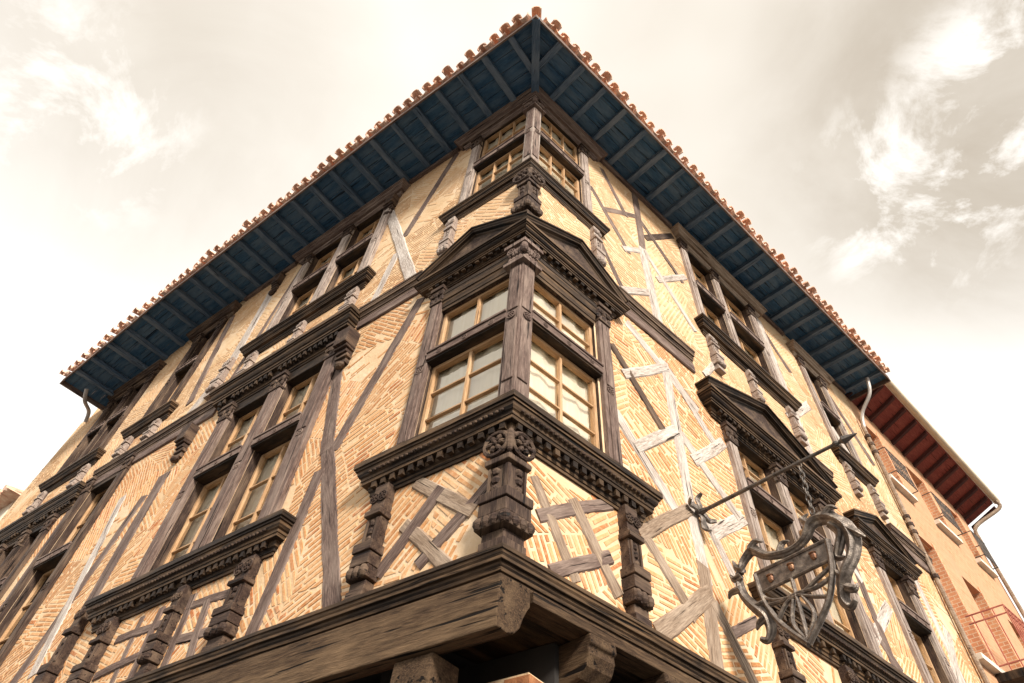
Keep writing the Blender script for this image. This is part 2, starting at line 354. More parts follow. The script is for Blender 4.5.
def cblock(mb, wd, o, z0, z1, j=0):
    """block wrapped round the building's corner"""
    fp = [P('L', wd, -.02, 0), P('L', wd, o, 0), P('L', KC*o, o, 0), P('R', wd, o, 0), P('R', wd, -.02, 0), P('L', KC*-.02, -.02, 0)]
    g = goff(); lg = [wd, wd+o, 0, -wd-o, -wd, 0]
    pts = [p+UPV*z0 for p in fp]+[p+UPV*z1 for p in fp]
    gr = [Vector((z0, l, .0))+g for l in lg]+[Vector((z1, l, .0))+g for l in lg]
    mb.add(pts, [(5, 4, 3, 2, 1, 0), (6, 7, 8, 9, 10, 11)]+[(i, (i+1) % 6, (i+1) % 6+6, i+6) for i in range(6)], gr)

# ------------------------------------------------------------------ ground
g = MB(); g.add([(-400, -400, 0), (400, -400, 0), (400, 400, 0), (-400, 400, 0)], [(0, 1, 2, 3)])
go = g.build('ground', 'paving'); go['kind'] = 'structure'

# ------------------------------------------------------------------ the corner house
H = thing('timber_framed_house', W0, 'old corner house with dark carved timbers, cream brick infill and deep eaves coloured shadow-blue', 'house')
# eave line: height of the fascia's lower edge along each front
EO = {'L': .92, 'R': .82}
EL = {'L': [(-.62, 11.0), (2.03, 11.18), (4.63, 11.06), (7.74, 10.93), (10.45, 10.25)], 'R': [(-.70, 11.0), (1.56, 11.18), (4.32, 11.25), (9.07, 11.45)]}
UE = {'L': 10.45, 'R': 9.07}
def ez(f, u):
    a = EL[f]
    if u <= a[0][0]: return a[0][1]
    for (x0, y0), (x1, y1) in zip(a, a[1:]):
        if u <= x1: return y0+(y1-y0)*(u-x0)/(x1-x0)
    return a[-1][1]
def soff(f, u, o): return ez(f, u)+.09+.03*(1-o/EO[f])
# windows: face, lights [(u0,u1)..], z0, z1, transom (za, zb), columns, rows below, rows above, curtained
WINS = [
 ('L', [(.1, .95)], 4.80, 6.59, (5.80, 5.93), 2, 3, 1, 1), ('R', [(.1, .95)], 4.80, 6.59, (5.82, 5.95), 2, 3, 2, 1),
 ('L', [(2.68, 3.40), (3.62, 4.38)], 4.66, 7.02, (5.96, 6.09), 2, 3, 2, 1), ('L', [(6.95, 7.75)], 4.5, 7.2, (5.9, 6.03), 2, 3, 2, 0), ('L', [(8.6, 9.2), (9.35, 9.95)], 4.8, 6.95, (5.9, 6.03), 2, 3, 2, 1),
 ('L', [(.1, .92)], 8.75, 10.90, (9.78, 9.92), 3, 3, 2, 1), ('R', [(.1, .9)], 8.75, 10.90, (9.78, 9.92), 3, 3, 2, 1),
 ('L', [(2.82, 3.55), (3.75, 4.53)], 8.52, 10.85, (9.70, 9.84), 2, 3, 3, 1), ('L', [(6.85, 7.4)], 8.3, 10.6, (9.5, 9.62), 2, 3, 2, 0), ('L', [(8.75, 9.3), (9.45, 9.95)], 8.25, 10.25, (9.3, 9.42), 2, 3, 2, 0),
 ('R', [(3.17, 3.97), (4.13, 4.9)], 4.64, 6.66, (5.85, 5.98), 2, 3, 3, 1), ('R', [(6.3, 7.04)], 4.64, 6.58, (5.79, 5.92), 2, 3, 2, 1),
 ('R', [(3.38, 4.07), (4.23, 5.12)], 8.68, 10.88, (9.72, 9.86), 2, 3, 3, 1), ('R', [(6.78, 7.35)], 8.52, 10.8, (9.6, 9.73), 2, 3, 2, 1)]
HOLES = {'L': [], 'R': []}
for f, li, z0, z1, *_ in WINS:
    for a, b in li: HOLES[f].append((a, b, z0, z1))
# walls: sheet of lime mortar with real openings
WEND = {'L': 11.75, 'R': 8.75}
def lend(z): # the far end of the left front leans
    return 11.75 if z < 8 else 11.75-.05*(z-8)-.19*max(0, z-9.0)**1.0*1.0
def wall(f):
    us = sorted({-.0, WEND[f]} | {x for h in HOLES[f] for x in h[:2]} | {i*.9 for i in range(1, int(WEND[f]/.9)+1)})
    zs = sorted({3.4, 11.7, 11.0} | {x for h in HOLES[f] for x in h[2:]})
    mb = MB()
    for a, b in zip(us, us[1:]):
        for c, d in zip(zs, zs[1:]):
            m = ((a+b)/2, (c+d)/2)
            if any(h[0] < m[0] < h[1] and h[2] < m[1] < h[3] for h in HOLES[f]): continue
            q = []
            for u, z in ((a, c), (b, c), (b, d), (a, d)):
                uu = u; zz = min(z, soff(f, u, 0)+.02)
                if f == 'L': uu = min(uu, lend(zz))
                q.append((uu, 0, zz))
            if q[3][2]-q[0][2] < .01 and q[2][2]-q[1][2] < .01: continue
            mb.add([P(f, *x) for x in q], [(0, 1, 2, 3)], [Vector(x) for x in q])
    return mb.build('wall', 'mortar', H)
WALL = {f: wall(f) for f in 'LR'}
for f in 'LR':
    for (a, b, c, d) in HOLES[f]:
        mb = MB(); q = [(a, c), (b, c), (b, d), (a, d)]
        mb.add([P(f, x, .0, z) for x, z in q]+[P(f, x, -.25, z) for x, z in q], [(0, 1, 5, 4), (1, 2, 6, 5), (2, 3, 7, 6), (3, 0, 4, 7)], [Vector((z, x, 0)) for x, z in q]+[Vector((z, x, .25)) for x, z in q])
        mb.build('window_reveal', 'wood_dark', H)
INV[WALL['L'].name] = Matrix(); INV[WALL['R'].name] = Matrix()
# back and far end walls close the house so that its rooms stay dark
mb = MB(); far = P('L', 11.0, 0, 0)+D['R']*8
a, b, c = P('L', 11.0, 0, 0), P('R', 8.45, 0, 0), far
for p, q in ((a, c), (c, b)): mb.add([p, q, q+UPV*11, p+UPV*11], [(0, 1, 2, 3)])
mb.build('back_wall', 'plaster', H)
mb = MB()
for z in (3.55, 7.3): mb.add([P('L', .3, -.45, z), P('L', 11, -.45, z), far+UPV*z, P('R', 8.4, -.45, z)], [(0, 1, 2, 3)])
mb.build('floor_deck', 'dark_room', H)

# timbers: face, u0, z0, u1, z1, width, finish
TIMB = [('L',1.33,3.58,2.12,5.48,.175,'m'),('L',2.09,5.40,2.4,6.6,.17,'m'),('L',1.36,7.05,1.95,5.36,.15,'m'),('L',2.07,5.11,2.20,3.6,.15,'m'),
('L',.1,4.2,.6,3.8,.11,'m'),('L',.76,4.42,.3,4.04,.115,'t'),('L',.80,4.07,.36,3.62,.11,'t'),('L',.6,4.26,1.0,3.79,.11,'m'),
('L',2.72,10.54,1.51,7.45,.17,'p'),('L',1.48,10.98,2.05,9.18,.15,'m'),('L',2.10,8.73,2.27,7.45,.15,'p'),
('L',3.50,3.92,2.55,3.84,.09,'m'),('L',3.19,4.19,2.55,4.14,.09,'m'),('L',3.26,4.30,3.21,3.6,.1,'m'),('L',2.98,4.11,2.87,3.6,.1,'m'),('L',4.2,4.15,3.4,4.12,.09,'m'),('L',4.25,3.85,3.45,3.9,.09,'m'),('L',3.7,4.3,3.66,3.6,.09,'m'),('L',4.0,4.3,3.95,3.6,.09,'m'),
('L',5.40,6.5,5.35,3.6,.26,'m'),('L',5.65,6.19,6.12,4.0,.18,'m'),('L',6.31,6.45,5.74,4.2,.16,'p'),('L',5.47,10.6,5.41,8.74,.24,'p'),('L',5.38,8.63,5.95,7.45,.22,'p'),
('L',6.55,10.5,6.06,8.15,.16,'m'),('L',7.55,10.5,7.5,7.4,.2,'m'),('L',10.2,10.1,9.9,7.0,.2,'m'),('L',10.4,7.0,10.4,3.6,.2,'m'),('L',4.75,10.9,5.1,7.5,.12,'m'),('L',8.1,7.0,8.1,3.6,.2,'m'),
('R',2.10,6.99,2.07,5.15,.16,'p'),('R',2.07,5.15,2.08,4.45,.15,'p'),('R',2.08,4.5,1.99,3.58,.165,'t'),('R',1.26,6.43,1.80,5.83,.12,'b'),('R',1.40,6.23,2.05,6.84,.12,'p'),
('R',1.44,5.35,2.00,5.88,.125,'p'),('R',1.58,7.09,2.5,6.62,.17,'p'),('R',2.21,6.82,2.74,6.25,.15,'p'),('R',2.22,5.89,2.8,5.42,.15,'p'),('R',2.34,5.75,2.9,6.3,.137,'p'),
('R',1.21,5.48,1.79,4.92,.15,'p'),('R',1.27,4.49,1.77,4.03,.12,'t'),('R',1.36,3.67,2.03,4.21,.15,'t'),('R',1.37,4.45,1.96,4.94,.126,'t'),('R',2.17,4.12,2.54,3.6,.13,'t'),
('R',2.29,4.99,2.56,4.53,.13,'p'),('R',2.42,4.98,2.9,5.36,.15,'p'),('R',2.33,4.05,2.65,4.25,.095,'m'),('R',.28,4.22,.55,3.8,.1,'t'),('R',.35,4.07,.9,4.44,.1,'m'),('R',.64,4.24,1.0,3.79,.115,'t'),('R',.38,3.68,.86,3.99,.105,'m'),
('R',2.20,11.1,2.12,9.33,.15,'m'),('R',2.11,9.36,2.15,7.45,.18,'p'),('R',1.44,9.60,2.12,10.30,.11,'m'),('R',1.45,10.8,1.82,10.05,.12,'m'),('R',1.15,9.76,1.72,8.93,.11,'m'),('R',1.72,8.90,2.1,9.28,.11,'p'),
('R',2.3,9.9,3.05,10.86,.12,'b'),('R',2.25,10.25,2.96,9.55,.12,'m'),('R',2.4,8.9,3.1,9.7,.116,'p'),('R',1.54,7.78,2.11,8.31,.12,'p'),('R',2.2,9.3,2.95,8.4,.11,'p'),('R',1.21,8.41,1.6,7.6,.11,'m'),
('R',5.3,10.95,5.98,10.0,.18,'m'),('R',5.1,5.0,5.95,5.7,.17,'p'),('R',4.95,5.50,5.5,4.9,.17,'m'),('R',7.3,5.2,7.9,6.1,.2,'p'),('R',5.2,8.3,6.15,9.2,.17,'p'),('R',7.4,10.9,8.3,9.4,.18,'m'),('R',3.4,8.05,3.0,7.5,.1,'p'),
('R',5.5,10.9,5.45,7.45,.18,'p'),('R',7.6,11,7.6,7.45,.18,'p'),('R',5.4,7.2,5.45,3.6,.18,'m'),('R',7.6,7.2,7.6,3.6,.18,'p'),('R',7.0,9.2,7.6,8.2,.14,'p'),('R',5.0,6.4,5.4,5.9,.13,'p')]
MN = {'m': 'wood_mid', 'p': 'wood_pale', 'b': 'wood_dark', 't': 'wood_tan'}
def stretch(q):
    f, a, b, c, d, wd, fin = q; v = Vector((c-a, d-b)); v = v.normalized()*(.10 if f == 'R' else .07)
    if b < 3.8 or abs(v.x) < .01: lo = 0
    else: lo = 1
    hi = 0 if d < 3.8 else 1
    return (f, a-v.x*lo, b-v.y*lo, c+v.x*hi, d+v.y*hi, wd, fin)
TIMB = [stretch(q) for q in TIMB]
for i, (f, a, b, c, d, wd, fin) in enumerate(TIMB):
    mb = MB(); beam2(mb, f, a, b, c, d, wd, -.03, (.0075+(i % 9)*.0011), .005, random.uniform(-.007, .007)); mb.build('timber_brace', MN[fin], H)

# bricks: laid in small slanting fields, clipped to each other's edges
def clip(poly, n, d):
    out = []
    for i in range(len(poly)):
        a, b = poly[i], poly[(i+1) % len(poly)]; da = a.dot(n)-d; db = b.dot(n)-d
        if da <= 0: out.append(a)
        if da*db < 0: out.append(a+(b-a)*(da/(da-db)))
    return out
def vis(p):
    v = p-Vector((0, 0, CAMZ)); z = v.dot(fw)
    if z < .1: return False
    return abs(642.6*v.dot(r2)/z) < 512 and abs(642.6*v.dot(u2)/z) < 342
BR = []
for f in 'LR':
    rnd = random.Random(11 if f == 'L' else 23); seeds = []
    ang = [.05, .75, -.7, .3, -.35, 1.1, -1.05]
    nu = int(WEND[f]/.72)+1
    for i in range(nu):
        for k in range(15):
            seeds.append((Vector((.3+i*.72+rnd.uniform(-.26, .26), 3.6+k*.58+rnd.uniform(-.22, .22))), rnd.choice(ang)+rnd.uniform(-.08, .08)))
    bias = [rnd.uniform(.1, .85) for _ in seeds]
    plain = {i for i in range(len(seeds)) if rnd.random() < .1}
    tim = [(Vector((a, b)), Vector((c, d)), wd) for (ff, a, b, c, d, wd, _) in TIMB if ff == f]
    for si, (s, an) in enumerate(seeds):
        near = [q for q, _ in seeds if q is not s and (q-s).length < 2.0]
        dx = Vector((math.cos(an), math.sin(an))); dy = Vector((-dx.y, dx.x)); pitch = rnd.uniform(.047, .057)
        for r in range(-20, 21):
            x = -1.05+rnd.uniform(0, .2)
            while x < 1.05:
                L = rnd.uniform(.17, .27); h = pitch*rnd.uniform(.48, .64); c = s+dx*(x+L/2)+dy*(r*pitch+rnd.uniform(-.003, .003)); x += L+rnd.uniform(.012, .022)
                if c.x < -.05 or c.x > WEND[f]+.1 or c.y < 3.5 or c.y > 11.7: continue
                t = rnd.uniform(-.025, .025); ex = dx+dy*t; ey = dy-dx*t
                poly = [c-ex*L/2-ey*h/2, c+ex*L/2-ey*h/2, c+ex*L/2+ey*h/2, c-ex*L/2+ey*h/2]
                poly = [p+Vector((rnd.uniform(-.004, .004), rnd.uniform(-.004, .004))) for p in poly]
                for q in near:
                    n = (q-s).normalized(); poly = clip(poly, n, (q+s).dot(n)/2-.006)
                    if len(poly) < 3: break
                if len(poly) < 3: continue
                for n, dd in ((Vector((-1, 0)), -.0), (Vector((1, 0)), WEND[f]-.02), (Vector((0, -1)), -3.5), (Vector((0, 1)), soff(f, c.x, 0)-.01)):
                    poly = clip(poly, n, dd)
                    if len(poly) < 3: break
                if len(poly) < 3: continue
                m = sum(poly, Vector((0, 0)))/len(poly)
                if f == 'L' and max(p.x-lend(p.y) for p in poly) > -.02: continue
                if any(hh[0]-.01 < p.x < hh[1]+.01 and hh[2]-.01 < p.y < hh[3]+.01 for hh in HOLES[f] for p in poly+[m]): continue
                area = abs(sum(poly[i].x*poly[(i+1) % len(poly)].y-poly[(i+1) % len(poly)].x*poly[i].y for i in range(len(poly))))/2
                if area < .0009 or rnd.random() < (.7 if si in plain else .035): continue
                BR.append((f, poly, m, area, min(1, max(0, bias[si]+rnd.gauss(0, .22))), rnd.uniform(.002, .0048)))
def brick_mesh(mb, f, poly, tint, pr):
    n = len(poly); m = sum(poly, Vector((0, 0)))/n
    base = [P(f, p.x, -.004, p.y) for p in poly]; top = [P(f, *(lambda q: (q.x, pr, q.y))(m+(p-m)*.96)) for p in poly]
    gl = [Vector((p.x, 0, p.y)) for p in poly]
    mb.add(base+top, [tuple(range(n, 2*n))]+[(i, (i+1) % n, n+(i+1) % n, n+i) for i in range(n)], gl+gl, tint)
def covered(f, m):
    for (ff, a, b, c, d, wd, _) in TIMB:
        if ff != f: continue
        A, B = Vector((a, b)), Vector((c, d)); t = max(0, min(1, (m-A).dot(B-A)/(B-A).length_squared))
        if (m-A-(B-A)*t).length < wd*.5+.03: return True
    return False
cand = []
for i, (f, poly, m, area, tint, pr) in enumerate(BR):
    q = P(f, m.x, 0, m.y)
    if not vis(q) or covered(f, m): continue
    v = q-Vector((0, 0, CAMZ)); cand.append((area*abs(v.normalized().dot(NO[f]))/v.length_squared, i))
cand.sort(reverse=True); solo = {i for _, i in cand[:300]}
rest = {'L': MB(), 'R': MB()}
for i, (f, poly, m, area, tint, pr) in enumerate(BR):
    if i in solo:
        mb = MB(); brick_mesh(mb, f, poly, tint, pr); mb.build('brick', 'brick', WALL[f])
    else: brick_mesh(rest[f], f, poly, tint, pr)
for f in 'LR': rest[f].build('brick_infill', 'brick', WALL[f], kind='stuff')

# cornices ----------------------------------------------------------
def dentils(f, u0, u1, p, z0, z1, parent):
    mb = MB(); n = int((u1-u0)/.085)
    for i in range(n):
        u = u0+(i+.5)*(u1-u0)/n; h = z1-z0
        if random.random() < .06: continue
        fbox(mb, f, u-.022, u+.022, p*.28, p*.52, z0+h*.2, z0+h*.375, 'u', .002)
    mb.build('dentil_row', 'wood_black', parent, kind='stuff')
def beads(f, u0, u1, o, z, parent):
    mb = MB(); n = int((u1-u0)/.045)
    for i in range(n):
        ball(mb, P(f, u0+(i+.5)*(u1-u0)/n, o, z), (D[f]*.017, NO[f]*.012, UPV*.012), 6, 4)
    mb.build('bead_row', 'wood_dark', parent, kind='stuff')
def cornice(f, name, u0, u1, z0, z1, p, base=PROF, dent=True, corner=False, mat='wood_black', bead=False):
    mb = MB(); sweep(mb, f, prof(z0, z1, p, base), rings_corner(u1) if corner else rings_free(u0, u1), .35, .003)
    o = mb.build(name, mat, H, .004); INV[o.name] = Matrix()
    a = KC*p*.4 if corner else u0
    if dent: dentils(f, a+.02, u1, p, z0, z1, o)
    if bead: beads(f, a+.02, u1, p*.80, z0+(z1-z0)*.615, o)
    return o
for f, e1, e2, e3 in (('L', 1.24, 1.2, 1.22), ('R', 1.30, 1.17, 1.22)):
    cornice(f, 'sill_cornice', 0, e1, 4.47, 4.77, .15, corner=True, bead=True)
    cornice(f, 'sill_cornice', 0, e2, 8.52, 8.74, .11, corner=True, dent=False)
    cornice(f, 'top_cornice', 0, e3, 10.88, 11.13, .17, corner=True, dent=False, mat='wood_mid')
def lowcor(f, end):
    mb = MB(); sweep(mb, f, prof(3.47, 3.62, .1, PROF_S), [(lambda o: KC*o, lambda o: o, 0), (lambda o: end, lambda o: o, 0)], .4, .005)
    mb.build('ledge_cornice', 'wood_black', H, .004)
lowcor('L', 11.7); lowcor('R', 8.7)
SILLS = [('L', 2.3, 4.85, 4.35, 4.65, .16, 1), ('L', 6.95, 7.75, 4.3, 4.5, .12, 0), ('L', 8.55, 10.0, 4.5, 4.78, .15, 0), ('L', 2.55, 4.82, 8.28, 8.51, .15, 0), ('L', 6.57, 7.63, 8.05, 8.28, .14, 0), ('L', 8.5, 10.1, 8.02, 8.24, .14, 0),
         ('R', 2.9, 5.25, 4.34, 4.62, .18, 1), ('R', 6.15, 7.2, 4.38, 4.62, .14, 0), ('R', 3.22, 5.33, 8.43, 8.67, .15, 0), ('R', 6.55, 7.5, 8.28, 8.5, .14, 0)]
for f, a, b, c, d, p, bd in SILLS: cornice(f, 'sill_cornice', a, b, c, d, p, bead=bool(bd), dent=bool(bd))
HOODS = [('L', 2.52, 4.75, 7.16, 7.56, .2, 'wood_black'), ('L', 8.1, 10.4, 7.0, 7.36, .16, 'wood_black'), ('L', 2.58, 4.86, 10.84, 11.08, .17, 'wood_mid'), ('L', 6.6, 7.75, 10.62, 10.84, .16, 'wood_dark'), ('L', 8.6, 10.1, 10.26, 10.46, .15, 'wood_dark'),
         ('R', 3.28, 5.48, 10.92, 11.18, .17, 'wood_tan'), ('R', 6.6, 7.7, 10.82, 11.05, .16, 'wood_tan')]
for f, a, b, c, d, p, m in HOODS: cornice(f, 'hood_cornice', a, b, c, d, p, dent=(m == 'wood_black'), mat=m)
for f, a, b in (('L', 1.36, 2.33), ('L', 4.94, 7.95), ('R', 1.36, 2.7), ('R', 5.3, 5.8), ('R', 7.4, 8.7)):
    mb = MB(); sweep(mb, f, prof(7.42, 7.60, .085, PROF_S), [(lambda o, a=a: a, lambda o: o, 0), (lambda o, b=b: b, lambda o: o, 0)], .4, .004)
    mb.build('string_course', 'wood_dark', H, .004)
    mb = MB(); beam2(mb, f, a, 7.33, b, 7.33, .16, -.02, .03); mb.build('rail_board', 'wood_mid', H)
for f, a, b in (('R', 1.4, 3.1), ('R', 5.65, 6.45), ('R', 7.85, 8.7), ('L', 1.4, 2.4), ('L', 5.05, 6.4)):
    mb = MB(); beam2(mb, f, a, soff(f, a, 0)-.14, b, soff(f, b, 0)-.14, .1, -.02, .06); mb.build('wall_plate', 'wood_mid', H)

# pediments
def pediment(f, u0, u1, zb0, zb1, ua, za, p, corner=False):
    mb = MB(); sweep(mb, f, prof(zb0, zb1, p), rings_corner(u1) if corner else rings_free(u0, u1), .35, .003)
    o = mb.build('pediment', 'wood_black', H, .004); INV[o.name] = Matrix()
    dentils(f, (KC*p*.4 if corner else u0)+.02, u1, p, zb0, zb1, o)
    pr = [(a*p*.985, zb1+.004+b*.13) for a, b in PROF_S]; rise = za-zb1
    st = [(lambda o: KC*o, lambda o: o, 0)] if corner else [(lambda o: u0-o, lambda o: -.02, 0), (lambda o: u0-o, lambda o: o, 0)]
    mb = MB(); sweep(mb, f, pr, st+[(lambda o: ua, lambda o: o, rise), (lambda o: u1+o, lambda o: o, 0), (lambda o: u1+o, lambda o: -.02, 0)], .3, .003)
    mb.build('raking_cornice', 'wood_black', o, .004)
    mb = MB(); a = KC*p if corner else u0-p
    q = [(a+.03, zb1), (u1+p-.03, zb1), (ua, za+.02)]
    mb.add([P(f, x, p*.45, z) for x, z in q]+[P(f, x, -.02, z) for x, z in q], [(0, 1, 2), (5, 4, 3), (0, 3, 4, 1), (1, 4, 5, 2), (2, 5, 3, 0)])
    mb.build('tympanum', 'wood_dark', o)
    return o
pediment('L', 0, 1.17, 6.98, 7.18, .62, 7.58, .16, True); pediment('R', 0, 1.22, 6.92, 7.14, .68, 7.58, .16, True)
pediment('R', 2.85, 5.18, 6.66, 6.92, 4.03, 7.44, .2); pediment('R', 5.92, 7.3, 6.58, 6.80, 6.58, 7.12, .17)

# posts, capitals, consoles, corner post -----------------------------
def carve_cap(f, uc, wd, o1, z0, z1, parent):
    mb = MB(); h = z1-z0; n = max(2, int(wd/.06))
    fbox(mb, f, uc-wd*.62, uc+wd*.62, -.02, o1+.035, z1-.05, z1, 'u'); fbox(mb, f, uc-wd*.56, uc+wd*.56, -.02, o1+.018, z1-.08, z1-.052, 'u')
    fbox(mb, f, uc-wd*.55, uc+wd*.55, -.02, o1+.015, z0, z0+.03, 'u')
    for r in range(2):
        for i in range(n+1):
            u = uc-wd*.5+wd*i/n; z = z0+.05+(h-.12)*(r+.4)/2
            ball(mb, P(f, u, o1, z), (D[f]*wd*.42/n, NO[f]*(.02+.012*r), UPV*h*.19), 6, 4)
    for s in (-1, 1): rosette(mb, f, uc+s*wd*.4, o1+.02, z1-.115, .035)
    mb.build('capital', 'wood_dark', parent)
def post(f, uc, wd, z0, z1, o1=.09, mat='wood_dark', cap=.26, name='window_post'):
    mb = MB(); g = goff()
    fbox(mb, f, uc-wd/2, uc+wd/2, -.2, o1, z0, z1-cap*.3, 'z', .003)
    o = mb.build(name, mat, H, .008); INV[o.name] = Matrix()
    mb = MB(); zt = z1-cap-.03                                   # raised flat panel and roundels on the face
    fbox(mb, f, uc-wd*.28, uc+wd*.28, o1-.01, o1+.012, z0+.12, (z0+zt)/2-.05, 'z'); fbox(mb, f, uc-wd*.28, uc+wd*.28, o1-.01, o1+.012, (z0+zt)/2+.05, zt, 'z')
    mb.build('post_panel', mat, o, .006)
    mb = MB(); rosette(mb, f, uc, o1+.006, (z0+zt)/2, min(.045, wd*.33)); mb.build('roundel', mat, o)
    if cap: carve_cap(f, uc, wd, o1, z1-cap, z1, o)
    return o
POSTS = [('L', 1.02, .135, 4.77, 6.97, .05), ('R', 1.05, .15, 4.77, 6.91, .05), ('L', 2.555, .23, 4.65, 7.15, .055), ('L', 3.51, .2, 4.65, 7.15, .055), ('L', 4.475, .18, 4.65, 7.15, .055), ('L', 6.85, .17, 3.62, 7.42, .05), ('L', 7.86, .18, 3.62, 7.42, .05), ('L', 8.5, .18, 4.78, 7.0, .05), ('L', 9.275, .14, 4.78, 7.0, .05), ('L', 10.04, .17, 4.78, 7.0, .05),
 ('L', 1.0, .145, 8.74, 10.88, .05), ('R', .975, .14, 8.74, 10.88, .05), ('L', 2.715, .19, 8.51, 10.84, .055), ('L', 3.65, .18, 8.51, 10.84, .055), ('L', 4.605, .14, 8.51, 10.84, .055), ('L', 6.77, .14, 8.28, 10.62, .05), ('L', 7.48, .15, 8.28, 10.62, .05), ('L', 8.67, .15, 8.24, 10.26, .05), ('L', 9.375, .13, 8.24, 10.26, .05), ('L', 10.03, .15, 8.24, 10.26, .05),
 ('R', 3.09, .15, 4.62, 6.66, .055), ('R', 4.05, .15, 4.62, 6.66, .055), ('R', 4.985, .16, 4.62, 6.66, .055), ('R', 6.22, .15, 4.62, 6.58, .05), ('R', 7.12, .15, 4.62, 6.58, .05), ('R', 3.3, .15, 8.67, 10.92, .05), ('R', 4.15, .15, 8.67, 10.92, .05), ('R', 5.2, .15, 8.67, 10.92, .05), ('R', 6.7, .14, 8.5, 10.82, .05), ('R', 7.43, .14, 8.5, 10.82, .05)]
for i, (f, u, wd, a, b, o1) in enumerate(POSTS): post(f, u, wd, a, b, o1, 'wood_grey' if (f == 'R' and 2 < u or b > 8 and u < 5) else 'wood_mid' if u < 5 else 'wood_dark')
# lintels over the lights
for f, li, z0, z1, tr, *_ in WINS:
    a, b = li[0][0], li[-1][1]
    if a == .1 and z1 < 8:
        mb = MB(); sweep(mb, f, prof(z1-.01, z1+.27, .06, PROF_S), [(lambda o: KC*o, lambda o: o, 0), (lambda o: .95, lambda o: o, 0)]); mb.build('lintel', 'wood_black', H, .004)
    else:
        mb = MB(); fbox(mb, f, a-.03, b+.03, -.2, .015, z1-.02, z1+.16, 'u'); mb.build('lintel', 'wood_black', H, .006)
    for x, y in li:
        mb = MB()
        fbox(mb, f, max(x-.01, .02), y+.01, -.16, .05, tr[0]+.0, tr[1]-.02, 'u')
        to = mb.build('transom', 'wood_black', H, .005); INV[to.name] = Matrix()  # black colour paints in the shade of the underside, behind a paler front strip
        mb = MB(); fbox(mb, f, max(x-.01, .02), y+.01, .051, .066, tr[0]+.02, tr[1]-.03, 'u'); fbox(mb, f, max(x-.01, .02), y+.01, .03, .078, tr[1]-.028, tr[1]-.002, 'u'); mb.build('transom_moulding', 'wood_mid', to, .004)
        for i in range(3): mb = MB(); rosette(mb, f, x+(y-x)*(i+.5)/3, .068, tr[0]+.06, .028); mb.build('roundel', 'wood_mid', to)
# corner post of both floors
def corner_post(z0, z1, wd, o, cap):
    mb = MB(); cblock(mb, wd, o, z0, z1-.02); ob = mb.build('corner_post', 'wood_grey' if z0 > 8 else 'wood_mid', H, .008); INV[ob.name] = Matrix()
    for f in 'LR':
        mb = MB(); fbox(mb, f, -.03, wd-.03, o-.01, o+.012, z0+.25, (z0+z1)/2-.1, 'z'); fbox(mb, f, -.03, wd-.03, o-.01, o+.012, (z0+z1)/2+.05, z1-cap-.08, 'z'); mb.build('post_panel', 'wood_mid', ob, .006)
        mb = MB(); rosette(mb, f, .03, o+.01, (z0+z1)/2-.03, .045); mb.build('roundel', 'wood_mid', ob)
    mb = MB(); cblock(mb, wd+.045, o+.045, z1-cap-.04, z1-cap); cblock(mb, wd+.05, o+.05, z1-.05, z1); cblock(mb, wd+.02, o+.02, z1-.09, z1-.052)
    for f in 'LR':
        for r in range(2):
            for i in range(4):
                ball(mb, P(f, KC*o+.02+(wd-KC*o-.02)*(i+.2)/3.4, o+.01, z1-cap+.05+r*cap*.36), (D[f]*.026, NO[f]*(.022+.014*r), UPV*cap*.2), 6, 4)
        rosette(mb, f, wd*.75, o+.035, z1-.12, .05)
    ball(mb, P('L', KC*(o+.03), o+.03, z1-.14), (D['L']*.04, NO['L']*.04, UPV*.07), 8, 5)
    mb.build('capital', 'wood_mid', ob)
corner_post(4.77, 6.9, .1, .06, .3); corner_post(8.74, 10.88, .09, .055, .26)
mb = MB(); cblock(mb, .11, .065, 6.902, 7.0); mb.build('corner_block', 'wood_dark', H, .006)
# consoles
LAY = [(0, .06, 1.0, .15), (.06, .13, .92, .13), (.14, .235, 1.18, .205), (.245, .345, 1.1, .185), (.355, .43, 1.16, .2), (.43, .68, .84, .125), (.685, .735, 1.02, .18), (.735, 1.0, .86, .135)]
def console(f, uc, z0, z1, wd=.16, mat='wood_dark', s=1.0):
    h = z1-z0; mb = MB()
    for k, (a, b, m, p) in enumerate(LAY):
        if k == 2: 
            for t in range(3): ball(mb, P(f, uc+(t-1)*wd*.38, p*s*.8, z0+h*.187), (D[f]*wd*.24, NO[f]*.06*s, UPV*h*.055), 8, 5)
            fbox(mb, f, uc-wd*m/2, uc+wd*m/2, -.02, p*s*.85, z0+h*a, z0+h*b, 'u')
        else: fbox(mb, f, uc-wd*m/2, uc+wd*m/2, -.02, p*s, z0+h*a, z0+h*b, 'u', .002)
    o = mb.build('console', mat, H, .005); INV[o.name] = Matrix()
    mb = MB(); p = .125*s
    for du in (-.3, .3): fbox(mb, f, uc+wd*du-.01, uc+wd*du+.01, p-.01, p+.014, z0+h*.45, z0+h*.66, 'z')
    for t in range(3): ball(mb, P(f, uc, p, z0+h*(.48+.075*t)), (D[f]*wd*.16, NO[f]*.02, UPV*h*.034), 6, 4)
    mb.build('console_panel', mat, o)
    r = min(wd*.3, h*.11)
    for du in (-.26, .26): mb = MB(); rosette(mb, f, uc+wd*du, .135*s+.006, z0+h*.87, r); mb.build('scroll', mat, o)
